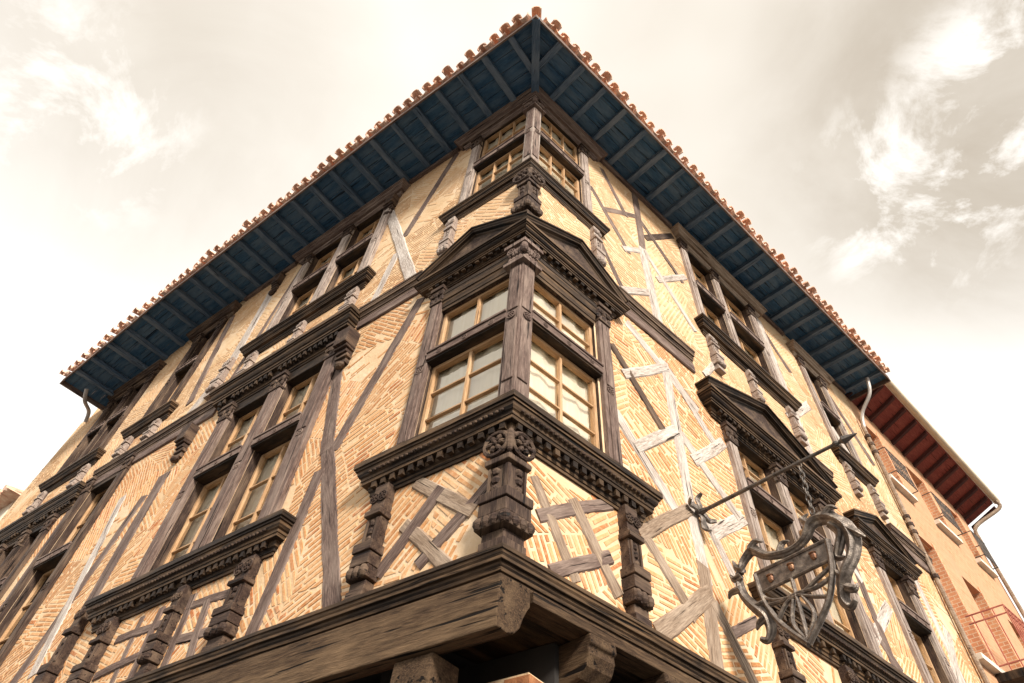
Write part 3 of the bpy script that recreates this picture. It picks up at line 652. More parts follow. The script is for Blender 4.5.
CONS = [('L', 1.08, 3.62, 4.5, .15), ('R', 1.12, 3.62, 4.5, .15), ('L', 2.5, 3.62, 4.37, .2), ('L', 3.37, 3.62, 4.37, .13), ('L', 4.46, 3.62, 4.37, .18), ('L', 5.2, 3.62, 4.75, .17), ('L', 6.86, 3.62, 4.3, .2), ('L', 7.86, 3.62, 4.3, .2), ('L', 8.6, 3.62, 4.5, .16), ('L', 9.95, 3.62, 4.5, .16),
 ('L', 1.1, 7.62, 8.54, .13), ('R', 1.06, 7.62, 8.54, .13), ('L', 2.68, 7.62, 8.3, .16), ('L', 3.65, 7.62, 8.3, .12), ('L', 4.65, 7.62, 8.3, .15), ('L', 5.35, 7.8, 8.6, .18), ('L', 6.75, 7.62, 8.07, .15), ('L', 7.48, 7.62, 8.07, .15), ('L', 8.65, 7.5, 8.04, .15), ('L', 10.0, 7.5, 8.04, .15),
 ('R', 2.95, 3.62, 4.36, .16), ('R', 4.05, 3.62, 4.36, .16), ('R', 5.1, 3.62, 4.36, .16), ('R', 6.22, 3.62, 4.4, .16), ('R', 7.12, 3.62, 4.4, .16), ('R', 3.32, 7.75, 8.45, .15), ('R', 4.2, 7.75, 8.45, .12), ('R', 5.2, 7.75, 8.45, .15), ('R', 6.66, 7.7, 8.3, .13), ('R', 7.4, 7.7, 8.3, .13)]
for f, u, a, b, wd in CONS: console(f, u, a, b, wd, 'wood_dark' if b < 6 else 'wood_grey', (.62 if b < 6 else .52))
def corner_console(z0, z1, wd, s):
    h = z1-z0; mb = MB()
    for k, (a, b, m, p) in enumerate(LAY): cblock(mb, wd*m, p*s, z0+h*a, z0+h*b)
    o = mb.build('corner_console', 'wood_dark', H, .006); INV[o.name] = Matrix()
    for f in 'LR':
        mb = MB(); p = .125*s
        fbox(mb, f, -.07, -.05, p-.01, p+.016, z0+h*.45, z0+h*.66, 'z'); fbox(mb, f, wd*.62, wd*.78, p-.01, p+.016, z0+h*.45, z0+h*.66, 'z')
        for t in range(3): ball(mb, P(f, .03, p, z0+h*(.48+.075*t)), (D[f]*.035, NO[f]*.022, UPV*h*.036), 6, 4)
        mb.build('console_panel', 'wood_dark', o)
        mb = MB(); rosette(mb, f, .03, .135*s+.02, z0+h*.87, h*.125); mb.build('scroll', 'wood_dark', o); mb = MB()
        for t in range(4): ball(mb, P(f, -.08+t*.06, .2*s*.92, z0+h*.187), (D[f]*.036, NO[f]*.035, UPV*h*.05), 8, 5)
        mb.build('gadroon', 'wood_dark', o)
    mb = MB(); c = P('L', KC*.15*s, .15*s, z0+h*.87); ball(mb, c, (D['L']*.03, NO['L']*.03, UPV*h*.12), 8, 5); mb.build('acanthus_leaf', 'wood_dark', o)
corner_console(3.62, 4.49, .105, .6); corner_console(7.42, 8.54, .1, .5)
# big impost blocks on the left front
def impost(f, uc, zt, wd=.2, pr=.24):
    mb = MB(); fbox(mb, f, uc-wd/2, uc+wd/2, -.02, pr, zt-.26, zt, 'o', .004)
    for a, b, m, p in ((.30, .26, .95, .8), (.36, .31, .8, .62), (.42, .37, .92, .5), (.5, .43, .75, .35)): fbox(mb, f, uc-wd*m/2, uc+wd*m/2, -.02, pr*p, zt-a, zt-b, 'u', .003)
    ball(mb, P(f, uc, pr*.35, zt-.52), (D[f]*wd*.36, NO[f]*.05, UPV*.05), 8, 5)
    mb.build('impost_block', 'wood_dark', H, .006)
impost('L', 2.33, 7.12, .2, .16); impost('L', 5.25, 7.16, .2, .13); impost('L', 5.35, 10.85, .18, .1); impost('L', 2.68, 10.84, .2, .12)
# turned colonnette on the mullion of the pedimented window
mb = MB(); pr = [(0, .03), (.03, .055), (.06, .055), (.08, .035), (.2, .05), (.32, .045), (.36, .03), (.38, .055), (.42, .055), (.5, .035), (.56, .06), (.6, .06)]
V = []; F = []
for i, (z, r) in enumerate(pr):
    for k in range(10): V.append(P('R', 4.05+r*math.cos(k*.6283), .1+r*math.sin(k*.6283), 5.15+z))
for i in range(len(pr)-1):
    for k in range(10): F.append((i*10+k, i*10+(k+1) % 10, i*10+10+(k+1) % 10, i*10+10+k))
F.append(tuple(range(10))); F.append(tuple(range(len(pr)*10-10, len(pr)*10))); mb.add(V, F); mb.build('turned_colonnette', 'wood_honey', H)

# windows ------------------------------------------------------------
def light(f, a, b, c, d, cols, rows, cur):
    fr = MB(); dp = .0 if a < .2 else .06; o0, o1 = -.085-dp, -.03-dp; m = .036
    fbox(fr, f, a, a+m, o0, o1, c, d, 'z'); fbox(fr, f, b-m, b, o0, o1, c, d, 'z'); fbox(fr, f, a+m, b-m, o0, o1, c, c+m+.01, 'u'); fbox(fr, f, a+m, b-m, o0, o1, d-m, d, 'u')
    A, B, C_, E = a+m, b-m, c+m+.01, d-m; bw = .0085
    for i in range(1, cols):
        x = A+(B-A)*i/cols; fbox(fr, f, x-(bw if cols > 2 or i != 1 else .014), x+(bw if cols > 2 or i != 1 else .014), o0+.008, o1-.004, C_, E, 'z')
    for i in range(1, rows): y = C_+(E-C_)*i/rows; fbox(fr, f, A, B, o0+.012, o1-.008, y-bw, y+bw, 'u')
    o = fr.build('window', 'wood_honey', H, .003); INV[o.name] = Matrix()
    for i in range(cols):
        for k in range(rows):
            mb = MB(); x0 = A+(B-A)*i/cols; x1 = A+(B-A)*(i+1)/cols; y0 = C_+(E-C_)*k/rows; y1 = C_+(E-C_)*(k+1)/rows; t = [random.uniform(-.004, .004) for _ in range(4)]
            mb.add([P(f, x0, -.06-dp+t[0], y0), P(f, x1, -.06-dp+t[1], y0), P(f, x1, -.06-dp+t[2], y1), P(f, x0, -.06-dp+t[3], y1)], [(0, 1, 2, 3)]); mb.build('pane', 'window_glass', o, front=NO[f])
    if cur:
        mb = MB(); n = 14; pts = []
        for k in range(n+1):
            u = a+(b-a)*k/n; of = -.105-dp+.012*math.sin(k*1.9+random.uniform(-.3, .3))
            pts += [P(f, u, of, c), P(f, u, of*1.0-.004, d)]
        mb.add(pts, [(2*k, 2*k+2, 2*k+3, 2*k+1) for k in range(n)]); mb.build('curtain', 'curtain', o, smooth=True)
for f, li, z0, z1, tr, cols, rl, ru, cur in WINS:
    for a, b in li:
        light(f, a, b, z0, tr[0]-.001, cols, rl, cur); light(f, a, b, tr[1]+.001, z1, cols, ru, cur)

# ground floor: jettied beam, corbels, shop front -------------------
def low_beam():
    pr = [(.06, 3.468), (.065, 3.33), (.06, 3.175), (-.01, 3.165), (-.06, 3.18), (-.095, 3.22), (-.115, 3.28), (-.14, 3.33), (-.16, 3.36), (-.16, 3.468)]
    mb = MB(); sweep(mb, 'L', pr, [(lambda o: corner_u(o, .06), lambda o: o, 0), (lambda o: 11.7, lambda o: o, 0)], .5, .004); mb.build('jetty_beam', 'wood_beam', H, .008)
    mb = MB(); fbox(mb, 'R', .2, 8.7, -.1, .058, 3.40, 3.468, 'u'); mb.build('jetty_plate', 'wood_beam', H, .006)
    mb = MB(); fbox(mb, 'R', .0, 8.7, -.75, -.101, 3.41, 3.45, 'u'); mb.build('jetty_floor', 'wood_black', H)
    pr = [(.064, 3.40), (.068, 3.345), (.045, 3.33), (.05, 3.29), (.02, 3.23), (-.04, 3.18), (-.12, 3.165), (-.72, 3.165), (-.72, 3.40)]
    for i in range(12):
        u = .64+i*.66; mb = MB(); V = [P('R', u, o, z) for o, z in pr]+[P('R', u+.22, o, z) for o, z in pr]; n = len(pr)
        g = goff(); gr = [Vector((o, 0, z))+g for o, z in pr]+[Vector((o, .22, z))+g for o, z in pr]
        mb.add(V, [tuple(range(n)), tuple(reversed(range(n, 2*n)))]+[(k, (k+1) % n, n+(k+1) % n, n+k) for k in range(n)], gr); mb.build('corbel', 'wood_beam', H, .008)
    for f, segs, of in (('L', [(2.7, 3.1), (5.6, 6.0), (8.6, 9.2), (11.2, 11.7)], -.3), ('R', [(.0, .42), (2.6, 3.0), (5.2, 5.6), (8.0, 8.4)], -.7)):
        for a, b in segs:
            mb = MB(); c = [(a, of-.3, 0), (b, of-.3, 0), (b, of, 0), (a, of, 0), (a, of-.3, 3.16), (b, of-.3, 3.16), (b, of, 3.16), (a, of, 3.16)]
            mb.add([P(f, *x) for x in c], BOXF, [Vector((x[0]*1.0+x[1], x[2], 0)) for x in c]); mb.build('brick_pier', 'red_brick', H)
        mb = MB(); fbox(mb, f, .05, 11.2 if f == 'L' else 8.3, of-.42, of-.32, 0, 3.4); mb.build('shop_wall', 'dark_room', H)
    for u in (.43, 2.45, 3.12, 5.35, 6.02, 8.3):
        mb = MB(); fbox(mb, 'L', u, u+.2, -.2, .02, 0, 2.87, 'z', .004)
        pr2 = [(.02, 2.87), (.035, 3.03), (.025, 3.163), (-.2, 3.163), (-.2, 2.87)]
        V = [P('L', u-.04, o, z) for o, z in pr2]+[P('L', u+.24, o, z) for o, z in pr2]
        mb.add(V, [tuple(range(5)), (9, 8, 7, 6, 5)]+[(k, (k+1) % 5, 5+(k+1) % 5, 5+k) for k in range(5)]); mb.build('shop_post', 'wood_beam', H, .01)
low_beam()
pier = MB(); fbox(pier, 'L', .08, .41, -.6, -.41, 2.2, 3.158); pc = pier.build('corner_pier', 'mortar', H); INV[pc.name] = Matrix()
for k in range(12):
    z = 2.215+k*.079; sh = .11 if k % 2 else 0.
    for a, b in ((.02, .02+.11+sh), (.02+.125+sh, min(.02+.36+sh, .42)), (.02+.375+sh, .42)):
        if b-a < .04: continue
        m = MB(); fbox(m, 'L', a+.05, b, -.5, -.4+random.uniform(-.006, .006), z, z+.064, 'u', .002); m.t = [random.random()]*len(m.t); m.build('brick', 'old_brick', pc, .004)
    for a, b in ((-.502, -.62),):
        m = MB(); fbox(m, 'L', .07+random.uniform(-.004, .004), .22, b, a, z, z+.064, 'u', .002); m.t = [random.random()]*len(m.t); m.build('brick', 'old_brick', pc, .004)

# eaves ---------------------------------------------------------------
def hip_o(f, u): return 0 if u >= 0 else min(EO[f], -u/abs(EL[f][0][0])*EO[f])
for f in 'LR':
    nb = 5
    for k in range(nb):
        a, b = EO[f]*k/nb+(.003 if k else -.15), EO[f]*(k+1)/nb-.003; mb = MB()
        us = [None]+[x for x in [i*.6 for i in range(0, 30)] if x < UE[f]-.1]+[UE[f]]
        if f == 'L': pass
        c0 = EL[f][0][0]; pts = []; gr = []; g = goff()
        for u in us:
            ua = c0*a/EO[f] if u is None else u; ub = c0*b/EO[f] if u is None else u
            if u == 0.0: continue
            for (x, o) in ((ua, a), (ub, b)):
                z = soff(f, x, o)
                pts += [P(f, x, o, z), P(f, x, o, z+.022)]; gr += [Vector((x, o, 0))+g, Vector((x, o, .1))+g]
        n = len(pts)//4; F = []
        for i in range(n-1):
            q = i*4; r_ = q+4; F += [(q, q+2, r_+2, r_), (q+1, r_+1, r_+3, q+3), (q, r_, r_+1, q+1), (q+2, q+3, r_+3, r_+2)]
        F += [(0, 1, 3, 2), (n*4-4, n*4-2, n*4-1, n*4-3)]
        mb.add(pts, F, gr); mb.build('soffit_board', 'wood_shadow_blue', H)
    # rafters
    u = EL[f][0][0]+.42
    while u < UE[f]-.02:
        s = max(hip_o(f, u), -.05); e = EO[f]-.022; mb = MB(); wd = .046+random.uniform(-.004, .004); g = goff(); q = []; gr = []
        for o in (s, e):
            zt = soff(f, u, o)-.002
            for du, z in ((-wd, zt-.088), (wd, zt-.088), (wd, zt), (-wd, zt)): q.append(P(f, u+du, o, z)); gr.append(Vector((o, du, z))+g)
        mb.add(q, BOXF, gr); mb.build('rafter', 'rafter_shadow_blue', H, .006); u += .45+random.uniform(-.02, .02)
    # fascia batten
    us = [EL[f][0][0]]+[x for x in [i*.5 for i in range(0, 30)] if x < UE[f]-.1]+[UE[f]]; mb = MB(); pts = []; gr = []; g = goff()
    for i, u in enumerate(us):
        for o, dz in ((-.02, -.004), (.004, -.004), (.004, .115), (-.02, .115)):
            uu = corner_u(EO[f]+o, EO['R' if f == 'L' else 'L']+o) if i == 0 else u
            pts.append(P(f, uu, EO[f]+o, ez(f, u)+dz)); gr.append(Vector((uu, o, dz))+g)
    F = [(0, 1, 2, 3), (len(pts)-4, len(pts)-3, len(pts)-2, len(pts)-1)]
    for i in range(len(us)-1):
        for k in range(4): F.append((i*4+k, i*4+(k+1) % 4, i*4+4+(k+1) % 4, i*4+4+k))
    mb.add(pts, F, gr); mb.build('fascia', 'wood_mid', H)
cpt = P('L', corner_u(EO['L'], EO['R']), EO['L'], 0)
def tube_beam(a, b, wd, h, name, mat):
    t = (b-a).normalized(); s = t.cross(UPV).normalized(); mb = MB(); g = goff(); q = []; gr = []
    for p, l in ((a, 0), (b, (b-a).length)):
        for x, y in ((-wd, -h), (wd, -h), (wd, 0), (-wd, 0)): q.append(p+s*x+UPV*y); gr.append(Vector((l, x, y))+g)
    mb.add(q, BOXF, gr); return mb.build(name, mat, H, .006)
tube_beam(P('L', 0, 0, 11.13), Vector((cpt.x, cpt.y, 11.088))*1.0-(cpt-W0).normalized()*.03, .055, .1, 'hip_rafter', 'rafter_shadow_blue')
# roof slopes and eave tiles
apex = P('L', 5.2, 0, 0)+D['R']*4; apex = Vector((apex.x, apex.y, 13.6)); mb = MB()
for f in 'LR':
    us = [EL[f][0][0]]+[x for x in [i*.9 for i in range(0, 13)] if x < UE[f]-.1]+[UE[f]]
    pts = [P(f, corner_u(EO[f], EO['R' if f == 'L' else 'L']) if i == 0 else u, EO[f], ez(f, u)+.12) for i, u in enumerate(us)]+[apex]
    mb.add(pts, [(i, i+1, len(pts)-1) for i in range(len(pts)-2)])
eL, eR = P('L', UE['L'], EO['L'], ez('L', 99)+.12), P('R', UE['R'], EO['R'], ez('R', 99)+.12)
bk = far+UPV*12.2
mb.add([eL, bk, apex, eR], [(0, 1, 2), (1, 3, 2)])
roof = mb.build('roof', 'terracotta', H); INV[roof.name] = Matrix()
for f in 'LR':                                                 # end boards close the eave box
    u = UE[f]; mb = MB(); q = [(-.3, soff(f, u, 0)-.09), (EO[f], ez(f, u)-.003), (EO[f], ez(f, u)+.13), (-.3, soff(f, u, 0)+.55)]
    V = [P(f, u+.002, o, z) for o, z in q]+[P(f, u+.03, o, z) for o, z in q]
    mb.add(V, BOXF, [Vector((o, 0, z)) for o, z in q]*2); mb.build('end_board', 'wood_mid', H)
def tile_mesh(name, r0, r1, L, upside):
    V = []; F = []; n = 7
    for j, (x, r) in enumerate(((0, r0), (L, r1))):
        for th in (r, r-.016):
            for k in range(n+1):
                a = math.pi*k/n; V.append((x, th*math.cos(a), (th*math.sin(a))*(-1 if upside else 1)))
    m = n+1
    for k in range(n):
        F += [(k, k+1, 2*m+k+1, 2*m+k), (m+k, 3*m+k, 3*m+k+1, m+k+1), (k, m+k, m+k+1, k+1), (2*m+k, 2*m+k+1, 3*m+k+1, 3*m+k)]
    F += [(0, 2*m, 3*m, m), (n, m+n, 3*m+n, 2*m+n)]
    me = bpy.data.meshes.new(name); me.from_pydata(V, [], F); bm = bmesh.new(); bm.from_mesh(me); bmesh.ops.recalc_face_normals(bm, faces=bm.faces); bm.to_mesh(me); bm.free()
    me.materials.append(MATS['terracotta']); return me
TC = tile_mesh('roof_tile', .074, .062, .46, False); TC2 = tile_mesh('roof_tile', .08, .06, .45, False); TC3 = tile_mesh('roof_tile', .068, .058, .47, False); TP = tile_mesh('roof_tile', .078, .066, .46, True)
def put_tile(me, loc, dirv, tilt, roll=0):
    x = (dirv*math.cos(tilt)+UPV*math.sin(tilt)).normalized(); y = UPV.cross(x).normalized(); z = x.cross(y)
    o = bpy.data.objects.new('roof_tile', me); COL.objects.link(o); o.parent = roof
    o.matrix_parent_inverse = Matrix.Identity(4)
    M = Matrix(((x.x, y.x, z.x, loc.x), (x.y, y.y, z.y, loc.y), (x.z, y.z, z.z, loc.z), (0, 0, 0, 1))) @ Matrix.Rotation(roll, 4, 'X')
    o.matrix_local = M
for f in 'LR':
    u = EL[f][0][0]+.14; i = 0
    while u < UE[f]-.05:
        j = lambda s: random.uniform(-s, s)
        put_tile(TP, P(f, u, EO[f]+.06+j(.022), ez(f, u)+.20+j(.012)), -NO[f], .22+j(.05), j(.12))
        put_tile(random.choice((TC, TC2, TC3)), P(f, u+.103, EO[f]+.09+j(.035), ez(f, u)+.205+j(.016)), -NO[f], .24+j(.06), j(.2))
        u += .206+j(.01)
dg = (cpt-W0).normalized()
put_tile(TC3, cpt+dg*.06+UPV*(11.0+.2), -dg, .2)

# rainwater pipes
mb = MB(); tube(mb, curve([P('R', 8.6, .55, 11.35), P('R', 8.62, .45, 11.0), P('R', 8.66, .16, 10.7), P('R', 8.68, .07, 10.4)], 6), .035, 8); mb.build('pipe_elbow', 'zinc', H); mb = MB()
tube(mb, [P('R', 8.68, .06, 10.45), P('R', 8.56, .06, 8.6), P('R', 8.42, .06, 6), P('R', 8.4, .06, 2.5)], .038, 8)
dp = mb.build('downpipe', 'wood_tan', H); INV[dp.name] = Matrix()
for z in (10.15, 9.95, 9.75, 8.3, 8.15, 8.0, 7.2, 5.4):
    mb = MB(); ux = 8.42+.26*max(0, (z-6)/4.45); tube(mb, [P('R', ux, .06, z-.03), P('R', ux, .06, z+.03)], .056, 8); tube(mb, [P('R', ux, .06, z), P('R', ux, -.02, z)], .02, 6); mb.build('pipe_clip', 'wood_dark', dp)
mb = MB(); tube(mb, curve([P('L', 10.05, .55, 10.18), P('L', 10.2, .42, 10.05), P('L', 10.45, .2, 10.08), P('L', 10.6, .1, 9.95)], 6), .035, 8); mb.build('downpipe', 'zinc', H)

# ------------------------------------------------------------------ hanging iron sign
SU = 2.12
def Q(o, z, du=0.): return P('R', SU+du, o, z)
B = thing('sign_bracket', P('R', SU, 0, 5.0), 'long straight iron bar fixed to the pale timbers by a leafy iron foot', 'bracket')
mb = MB(); tube(mb, [Q(.02, 5.0), Q(.7, 5.0), Q(1.34, 5.0)], [.018, .017, .014], 8); mb.build('bar', 'iron', B)
mb = MB(); tube(mb, [Q(1.33, 5.0), Q(1.36, 5.0), Q(1.38, 5.0), Q(1.47, 5.0)], [.012, .035, .03, .004], 8); ball(mb, Q(1.30, 5.0), (D['R']*.025, NO['R']*.03, UPV*.025)); mb.build('finial', 'iron', B)
mb = MB(); tube(mb, [Q(.02, 5), Q(.11, 5.0)], [.035, .022], 8); mb.build('socket', 'iron', B)
for du, dz in ((-.17, .03), (.15, -.03), (0, .17), (0.02, -.19)):
    mb = MB(); pts = curve([P('R', SU, .03, 5.0), P('R', SU+du*.35, .06, 5+dz*.35), P('R', SU+du*.8, .05, 5+dz*.8), P('R', SU+du*1.05, .10, 5+dz*1.02)], 5)
    tube(mb, pts, [.018+.016*math.sin(math.pi*i/(len(pts)-1)) for i in range(len(pts))], 8, (NO['R'], .5)); mb.build('leaf_foot', 'aged_iron', B)
SG = thing('hanging_shield_sign', Q(.7, 3.7), 'openwork iron heraldic shield with scrolling leaf mantling, hung by chains from the iron bar', 'hanging sign')
def plate(mb, pts, th, du=0.):
    n = len(pts); V = [Q(o, z, du-th) for o, z in pts]+[Q(o, z, du+th) for o, z in pts]
    mb.add(V, [tuple(range(n)), tuple(reversed(range(n, 2*n)))]+[(k, (k+1) % n, n+(k+1) % n, n+k) for k in range(n)])
mb = MB(); plate(mb, [(.395, 4.275), (.985, 4.305), (.958, 4.165), (.402, 4.13)], .008); ch = mb.build('shield_band', 'aged_iron', SG)
def bar2(mb, pts, r=.02): tube(mb, curve([Q(o, z) for o, z in pts], 6), r, 8, (D['R'], 1.3))
mb = MB(); bar2(mb, [(.395, 4.28), (.69, 4.292), (.985, 4.308)], .016); bar2(mb, [(.398, 4.275), (.402, 4.13), (.425, 4.02), (.49, 3.87), (.636, 3.69)]); bar2(mb, [(.984, 4.305), (.962, 4.16), (.92, 4.03), (.83, 3.88), (.636, 3.69)]); bar2(mb, [(.402, 4.13), (.68, 4.148), (.96, 4.165)], .012); mb.build('shield_rim', 'aged_iron', SG)
mb = MB()
for q in ([(.655, 4.145), (.65, 4.0), (.645, 3.85), (.638, 3.71)], [(.415, 4.03), (.53, 4.02), (.67, 4.03), (.8, 4.02), (.925, 4.05)], [(.41, 4.09), (.5, 4.04), (.66, 4.01)], [(.95, 4.12), (.82, 4.07), (.68, 4.01)], [(.47, 3.9), (.56, 3.99), (.64, 4.02)], [(.87, 3.93), (.76, 3.97), (.66, 4.02)], [(.62, 4.0), (.57, 3.85), (.63, 3.72)], [(.69, 4.0), (.73, 3.86), (.645, 3.72)]): bar2(mb, q, .014)
mb.build('shield_lattice', 'aged_iron', SG)
for o, z in ((.508, 4.2), (.68, 4.219), (.858, 4.232)):
    mb = MB()
    for s in (-1, 1): ball(mb, Q(o, z, s*.012), (NO['R']*.024, UPV*.034, D['R']*.018), 8, 5); ball(mb, Q(o, z+.02, s*.016), (NO['R']*.03, UPV*.01, D['R']*.02), 8, 4)
    mb.build('boss', 'copper', SG)
def scroll(pts, rad, name='mantling'):
    mb = MB(); c = curve([Q(*p) if len(p) == 3 else Q(p[0], p[1]) for p in pts], 6); n = len(c)
    rr = []
    for i in range(n):
        t = i/(n-1)*(len(rad)-1); k = min(int(t), len(rad)-2); rr.append(rad[k]+(rad[k+1]-rad[k])*(t-k))
    tube(mb, c, [x*1.06 for x in rr], 16, (D['R'], 1.1), .2); mb.build(name, 'aged_iron', SG)
scroll([(.29, 4.33), (.31, 4.42, .02), (.40, 4.49, .03), (.46, 4.44, 0), (.53, 4.37, -.02), (.63, 4.35, 0), (.73, 4.36, .02), (.83, 4.40, .02), (.90, 4.48, .02), (.98, 4.50, .03), (1.06, 4.46, .02), (1.10, 4.40)], [.016, .03, .036, .03, .026, .03, .028, .032, .042, .045, .04, .022])
scroll([(.30, 4.40), (.25, 4.33, .02), (.24, 4.23, .03), (.27, 4.14, .02), (.33, 4.05, 0), (.39, 3.96, .02), (.39, 3.87, .03), (.35, 3.81, .02), (.31, 3.83, 0)], [.02, .026, .03, .028, .032, .036, .032, .022, .012])
scroll([(1.08, 4.44), (1.13, 4.36, .02), (1.14, 4.25, .03), (1.10, 4.14, .02), (1.03, 4.05, 0), (.97, 3.97, .02), (.94, 3.89, .03), (.97, 3.83, .02), (1.02, 3.85)], [.03, .042, .044, .04, .038, .036, .032, .024, .014])
scroll([(1.03, 4.42), (1.08, 4.34, .03), (1.03, 4.24, .03), (1.0, 4.18, .03), (1.05, 4.15, .02)], [.02, .034, .03, .022, .01])
for pts in ([(.28, 4.32), (.22, 4.31), (.19, 4.36)], [(.25, 4.22), (.17, 4.22), (.14, 4.18)], [(.31, 4.35), (.26, 4.39), (.24, 4.46)], [(.34, 4.05), (.40, 4.06), (.43, 4.10)], [(.38, 3.95), (.33, 3.93), (.30, 3.89)], [(1.13, 4.34), (1.19, 4.27), (1.23, 4.22)], [(.99, 3.95), (1.04, 3.92), (1.07, 3.95)], [(.90, 4.48), (.87, 4.53), (.92, 4.56)], [(1.02, 4.49), (1.08, 4.53), (1.13, 4.50)], [(.40, 4.49), (.46, 4.53), (.52, 4.50)], [(.62, 4.36), (.66, 4.42), (.72, 4.42)], [(1.03, 4.02), (.98, 4.04), (.96, 4.09)]):
    scroll(pts, [.026, .022, .004], 'leaf_tip')
mb = MB()
for k in range(9):                                              # chain of oval links
    z = 4.985-k*.052; c = Q(.985-k*.004, z); ax = D['R'] if k % 2 else NO['R']; n = 10
    tube(mb, [c+ax*math.cos(2*math.pi*i/n)*.017+UPV*math.sin(2*math.pi*i/n)*.035 for i in range(n+1)], .0065, 6)
mb.build('chain', 'iron', SG)

# ------------------------------------------------------------------ neighbouring house on the right
NB = thing('brick_house', P('R', 11, 0, 0), 'pinkish rendered house with a dark red wooden soffit beside the timbered house', 'house')
NU0, NU1 = 8.78, 13.8
NW = [(9.0, 9.78, 9.42, 10.95), (10.85, 11.62, 9.42, 10.85), (12.6, 13.2, 9.4, 10.8), (8.95, 9.66, 6.2, 8.3), (10.62, 11.38, 6.2, 8.2), (12.4, 13.1, 6.2, 8.1)]
mb = MB(); us = sorted({NU0, NU1} | {x for h in NW for x in h[:2]}); zs = sorted({0, 11.5} | {x for h in NW for x in h[2:]})
for a, b in zip(us, us[1:]):
    for c, d in zip(zs, zs[1:]):
        m = ((a+b)/2, (c+d)/2)
        if any(h[0] < m[0] < h[1] and h[2] < m[1] < h[3] for h in NW): continue
        mb.add([P('R', a, -.03, c), P('R', b, -.03, c), P('R', b, -.03, d), P('R', a, -.03, d)], [(0, 1, 2, 3)], [Vector((x, z, 0)) for x, z in ((a, c), (b, c), (b, d), (a, d))])
a, b, c = P('R', NU1, -.03, 0), P('R', NU1, -6, 0), P('R', NU0, -6, 0)
for p, q in ((a, b), (b, c)): mb.add([p, q, q+UPV*11.5, p+UPV*11.5], [(0, 1, 2, 3)])
mb.build('wall', 'worn_brick', NB)
for (a, b, c, d) in NW:
    mb = MB(); q = [(a, c), (b, c), (b, d), (a, d)]
    mb.add([P('R', x, -.03, z) for x, z in q]+[P('R', x, -.25, z) for x, z in q], [(0, 1, 5, 4), (1, 2, 6, 5), (2, 3, 7, 6), (3, 0, 4, 7)], [Vector((0, z, 0)) for x, z in q]+[Vector((.22, z, 0)) for x, z in q])
    fbox(mb, 'R', b+.001, b+.14, -.05, -.018, c, d+.1)
    rv = mb.build('window', 'red_brick', NB); INV[rv.name] = Matrix()
    mb = MB(); o0, o1 = -.24, -.2
    for x0, x1, y0, y1 in ((a, a+.05, c, d), (b-.05, b, c, d), (a+.05, b-.05, d-.05, d), (a+.05, b-.05, c, c+.06), ((a+b)/2-.03, (a+b)/2+.03, c+.06, d-.05), (a+.05, (a+b)/2-.03, (c+d)/2, (c+d)/2+.04), ((a+b)/2+.03, b-.05, (c+d)/2, (c+d)/2+.04)): fbox(mb, 'R', x0, x1, o0, o1, y0, y1)
    mb.build('window_frame', 'stone', rv)
    mb = MB(); mb.add([P('R', a, -.225, c), P('R', b, -.225, c), P('R', b, -.225, d), P('R', a, -.225, d)], [(0, 1, 2, 3)]); mb.build('pane', 'window_glass', rv, front=NO['R'])
    mb = MB(); fbox(mb, 'R', a-.1, b+.1, -.04, .07, c-.09, c-.002); mb.build('window_sill', 'stone', rv, .006)
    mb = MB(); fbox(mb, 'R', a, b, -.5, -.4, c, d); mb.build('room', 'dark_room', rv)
    if c > 9:
        mb = MB(); h = .62
        for z in (c+.06, c+h): tube(mb, [P('R', a-.02, -.02, z), P('R', a-.02, .16, z), P('R', b+.02, .16, z), P('R', b+.02, -.02, z)], .011, 6)
        n = 7
        for i in range(n):
            x0 = a+(b-a)*i/n; x1 = a+(b-a)*(i+1)/n; tube(mb, [P('R', x0, .16, c+.06), P('R', x1, .16, c+h)], .007, 5); tube(mb, [P('R', x1, .16, c+.06), P('R', x0, .16, c+h)], .007, 5)
        mb.build('window_guard', 'iron', rv)
# balcony
bal = MB(); fbox(bal, 'R', 9.42, 12.3, -.03, .55, 5.98, 6.1); bo = bal.build('balcony', 'wood_black', NB, .008); INV[bo.name] = Matrix()
mb = MB()
for z in (6.98, 6.86, 6.2): tube(mb, [P('R', 9.45, -.03, z), P('R', 9.45, .52, z), P('R', 12.27, .52, z), P('R', 12.27, -.03, z)], .013, 6)
for i in range(24): u = 9.45+i*2.82/23; tube(mb, [P('R', u, .52, 6.1), P('R', u, .52, 6.98)], .009, 5)
for o in (.06, .2, .36):
    for u in (9.45, 12.27): tube(mb, [P('R', u, o, 6.1), P('R', u, o, 6.98)], .009, 5)
mb.build('railing', 'shutter_red', bo)
# eave of the neighbour
NO_ = .62
def nz(u): return 11.85-(u-9)*.1
mb = MB(); mb.add([P('R', NU0, -.1, nz(NU0)-.28), P('R', NU1+.35, -.1, nz(NU1+.35)-.28), P('R', NU1+.35, NO_, nz(NU1+.35)), P('R', NU0, NO_, nz(NU0))], [(0, 1, 2, 3)], [Vector((u, o, 0)) for u, o in ((NU0, 0), (NU1, 0), (NU1, NO_), (NU0, NO_))]); mb.build('soffit', 'wood_red', NB)
for i in range(13):
    u = NU0+.2+i*.44; mb = MB(); g = goff(); q = []; gr = []
    for o, z in ((-.05, nz(u)-.27), (NO_-.02, nz(u)-.01)):
        for du, dz in ((-.035, -.08), (.035, -.08), (.035, 0), (-.035, 0)): q.append(P('R', u+du, o, z+dz)); gr.append(Vector((o, du, dz))+g)
    mb.add(q, BOXF, gr); mb.build('rafter', 'wood_red_dark', NB)
mb = MB(); n = 8; V = []; F = []
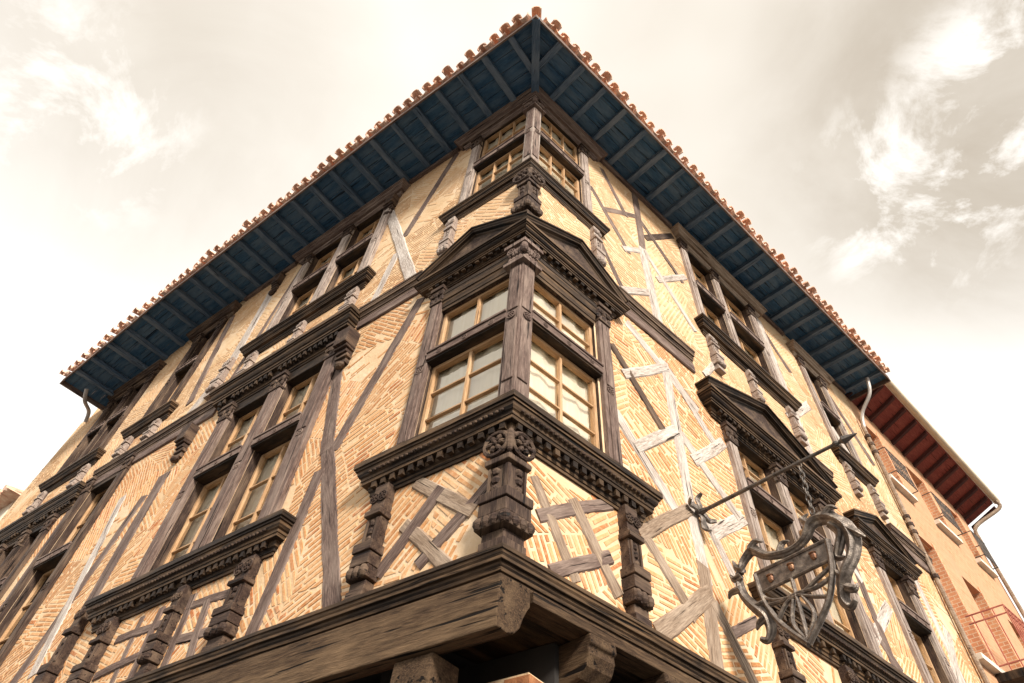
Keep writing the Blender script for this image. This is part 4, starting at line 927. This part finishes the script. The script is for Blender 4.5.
for i, u in enumerate((NU0, NU1+.4)):
    for k in range(n+1): a = math.pi*k/n; V.append(P('R', u, NO_+.07+.075*math.cos(a), nz(u)+.05-.075*math.sin(a)))
    for k in range(n+1): a = math.pi*k/n; V.append(P('R', u, NO_+.07+.068*math.cos(a), nz(u)+.05-.068*math.sin(a)))
m = 2*(n+1)
for k in range(n): F += [(k, k+1, m+k+1, m+k), (n+1+k, m+n+1+k, m+n+2+k, n+2+k), (k, n+1+k, n+2+k, k+1), (m+k, m+k+1, m+n+2+k, m+n+1+k)]
F += [(0, m, m+n+1, n+1), (n, n+n+1, m+n+n+1, m+n)]
mb.add(V, F); mb.build('gutter', 'gutter_paint', NB)
ue = NU1+.3
mb = MB(); tube(mb, curve([P('R', ue, NO_+.07, nz(ue)), P('R', ue, NO_+.05, nz(ue)-.2), P('R', NU1-.05, .12, nz(ue)-.6), P('R', NU1-.08, .05, nz(ue)-.9)], 6), .04, 8)
tube(mb, [P('R', NU1-.08, .05, nz(ue)-.85), P('R', NU1-.08, .05, 3)], .04, 8); mb.build('downpipe', 'wood_tan', NB)
rp = [P('R', NU0, NO_+.05, nz(NU0)+.06), P('R', NU1+.4, NO_+.05, nz(NU1+.4)+.06), P('R', NU1+.4, -5, nz(NU1)+1.6), P('R', NU0, -5, nz(NU0)+1.6)]
mb = MB(); mb.add(rp, [(0, 1, 2, 3)]); mb.build('roof', 'terracotta', NB)

# ------------------------------------------------------------------ low house far left
FB = thing('rendered_house', P('L', 15.5, -2, 0), 'pale rendered house with a tiled eave glimpsed past the left end', 'house')
mb = MB(); c = [(13.2, -6, 0), (18, -6, 0), (18, -.25, 0), (13.2, -.25, 0), (13.2, -6, 9.3), (18, -6, 9.3), (18, -.25, 9.3), (13.2, -.25, 9.3)]
mb.add([P('L', *x) for x in c], BOXF); mb.build('wall', 'cream_render', FB)
mb = MB(); c = [(12.9, -6.2, 9.31), (18.3, -6.2, 9.31), (18.3, .05, 9.31), (12.9, .05, 9.31), (13.6, -3.4, 10.2), (17.6, -3.4, 10.2), (17.6, -3.0, 10.2), (13.6, -3.0, 10.2)]
mb.add([P('L', *x) for x in c], BOXF); rf = mb.build('roof', 'terracotta', FB); INV[rf.name] = Matrix()
mb = MB()
for k in range(20): tube(mb, [P('L', 13+k*.26, .09, 9.33), P('L', 13+k*.26, -.5, 9.45)], .075, 8)
mb.build('eave_tile_row', 'terracotta', rf)
print('objects', len(bpy.data.objects), 'bricks', len(BR))
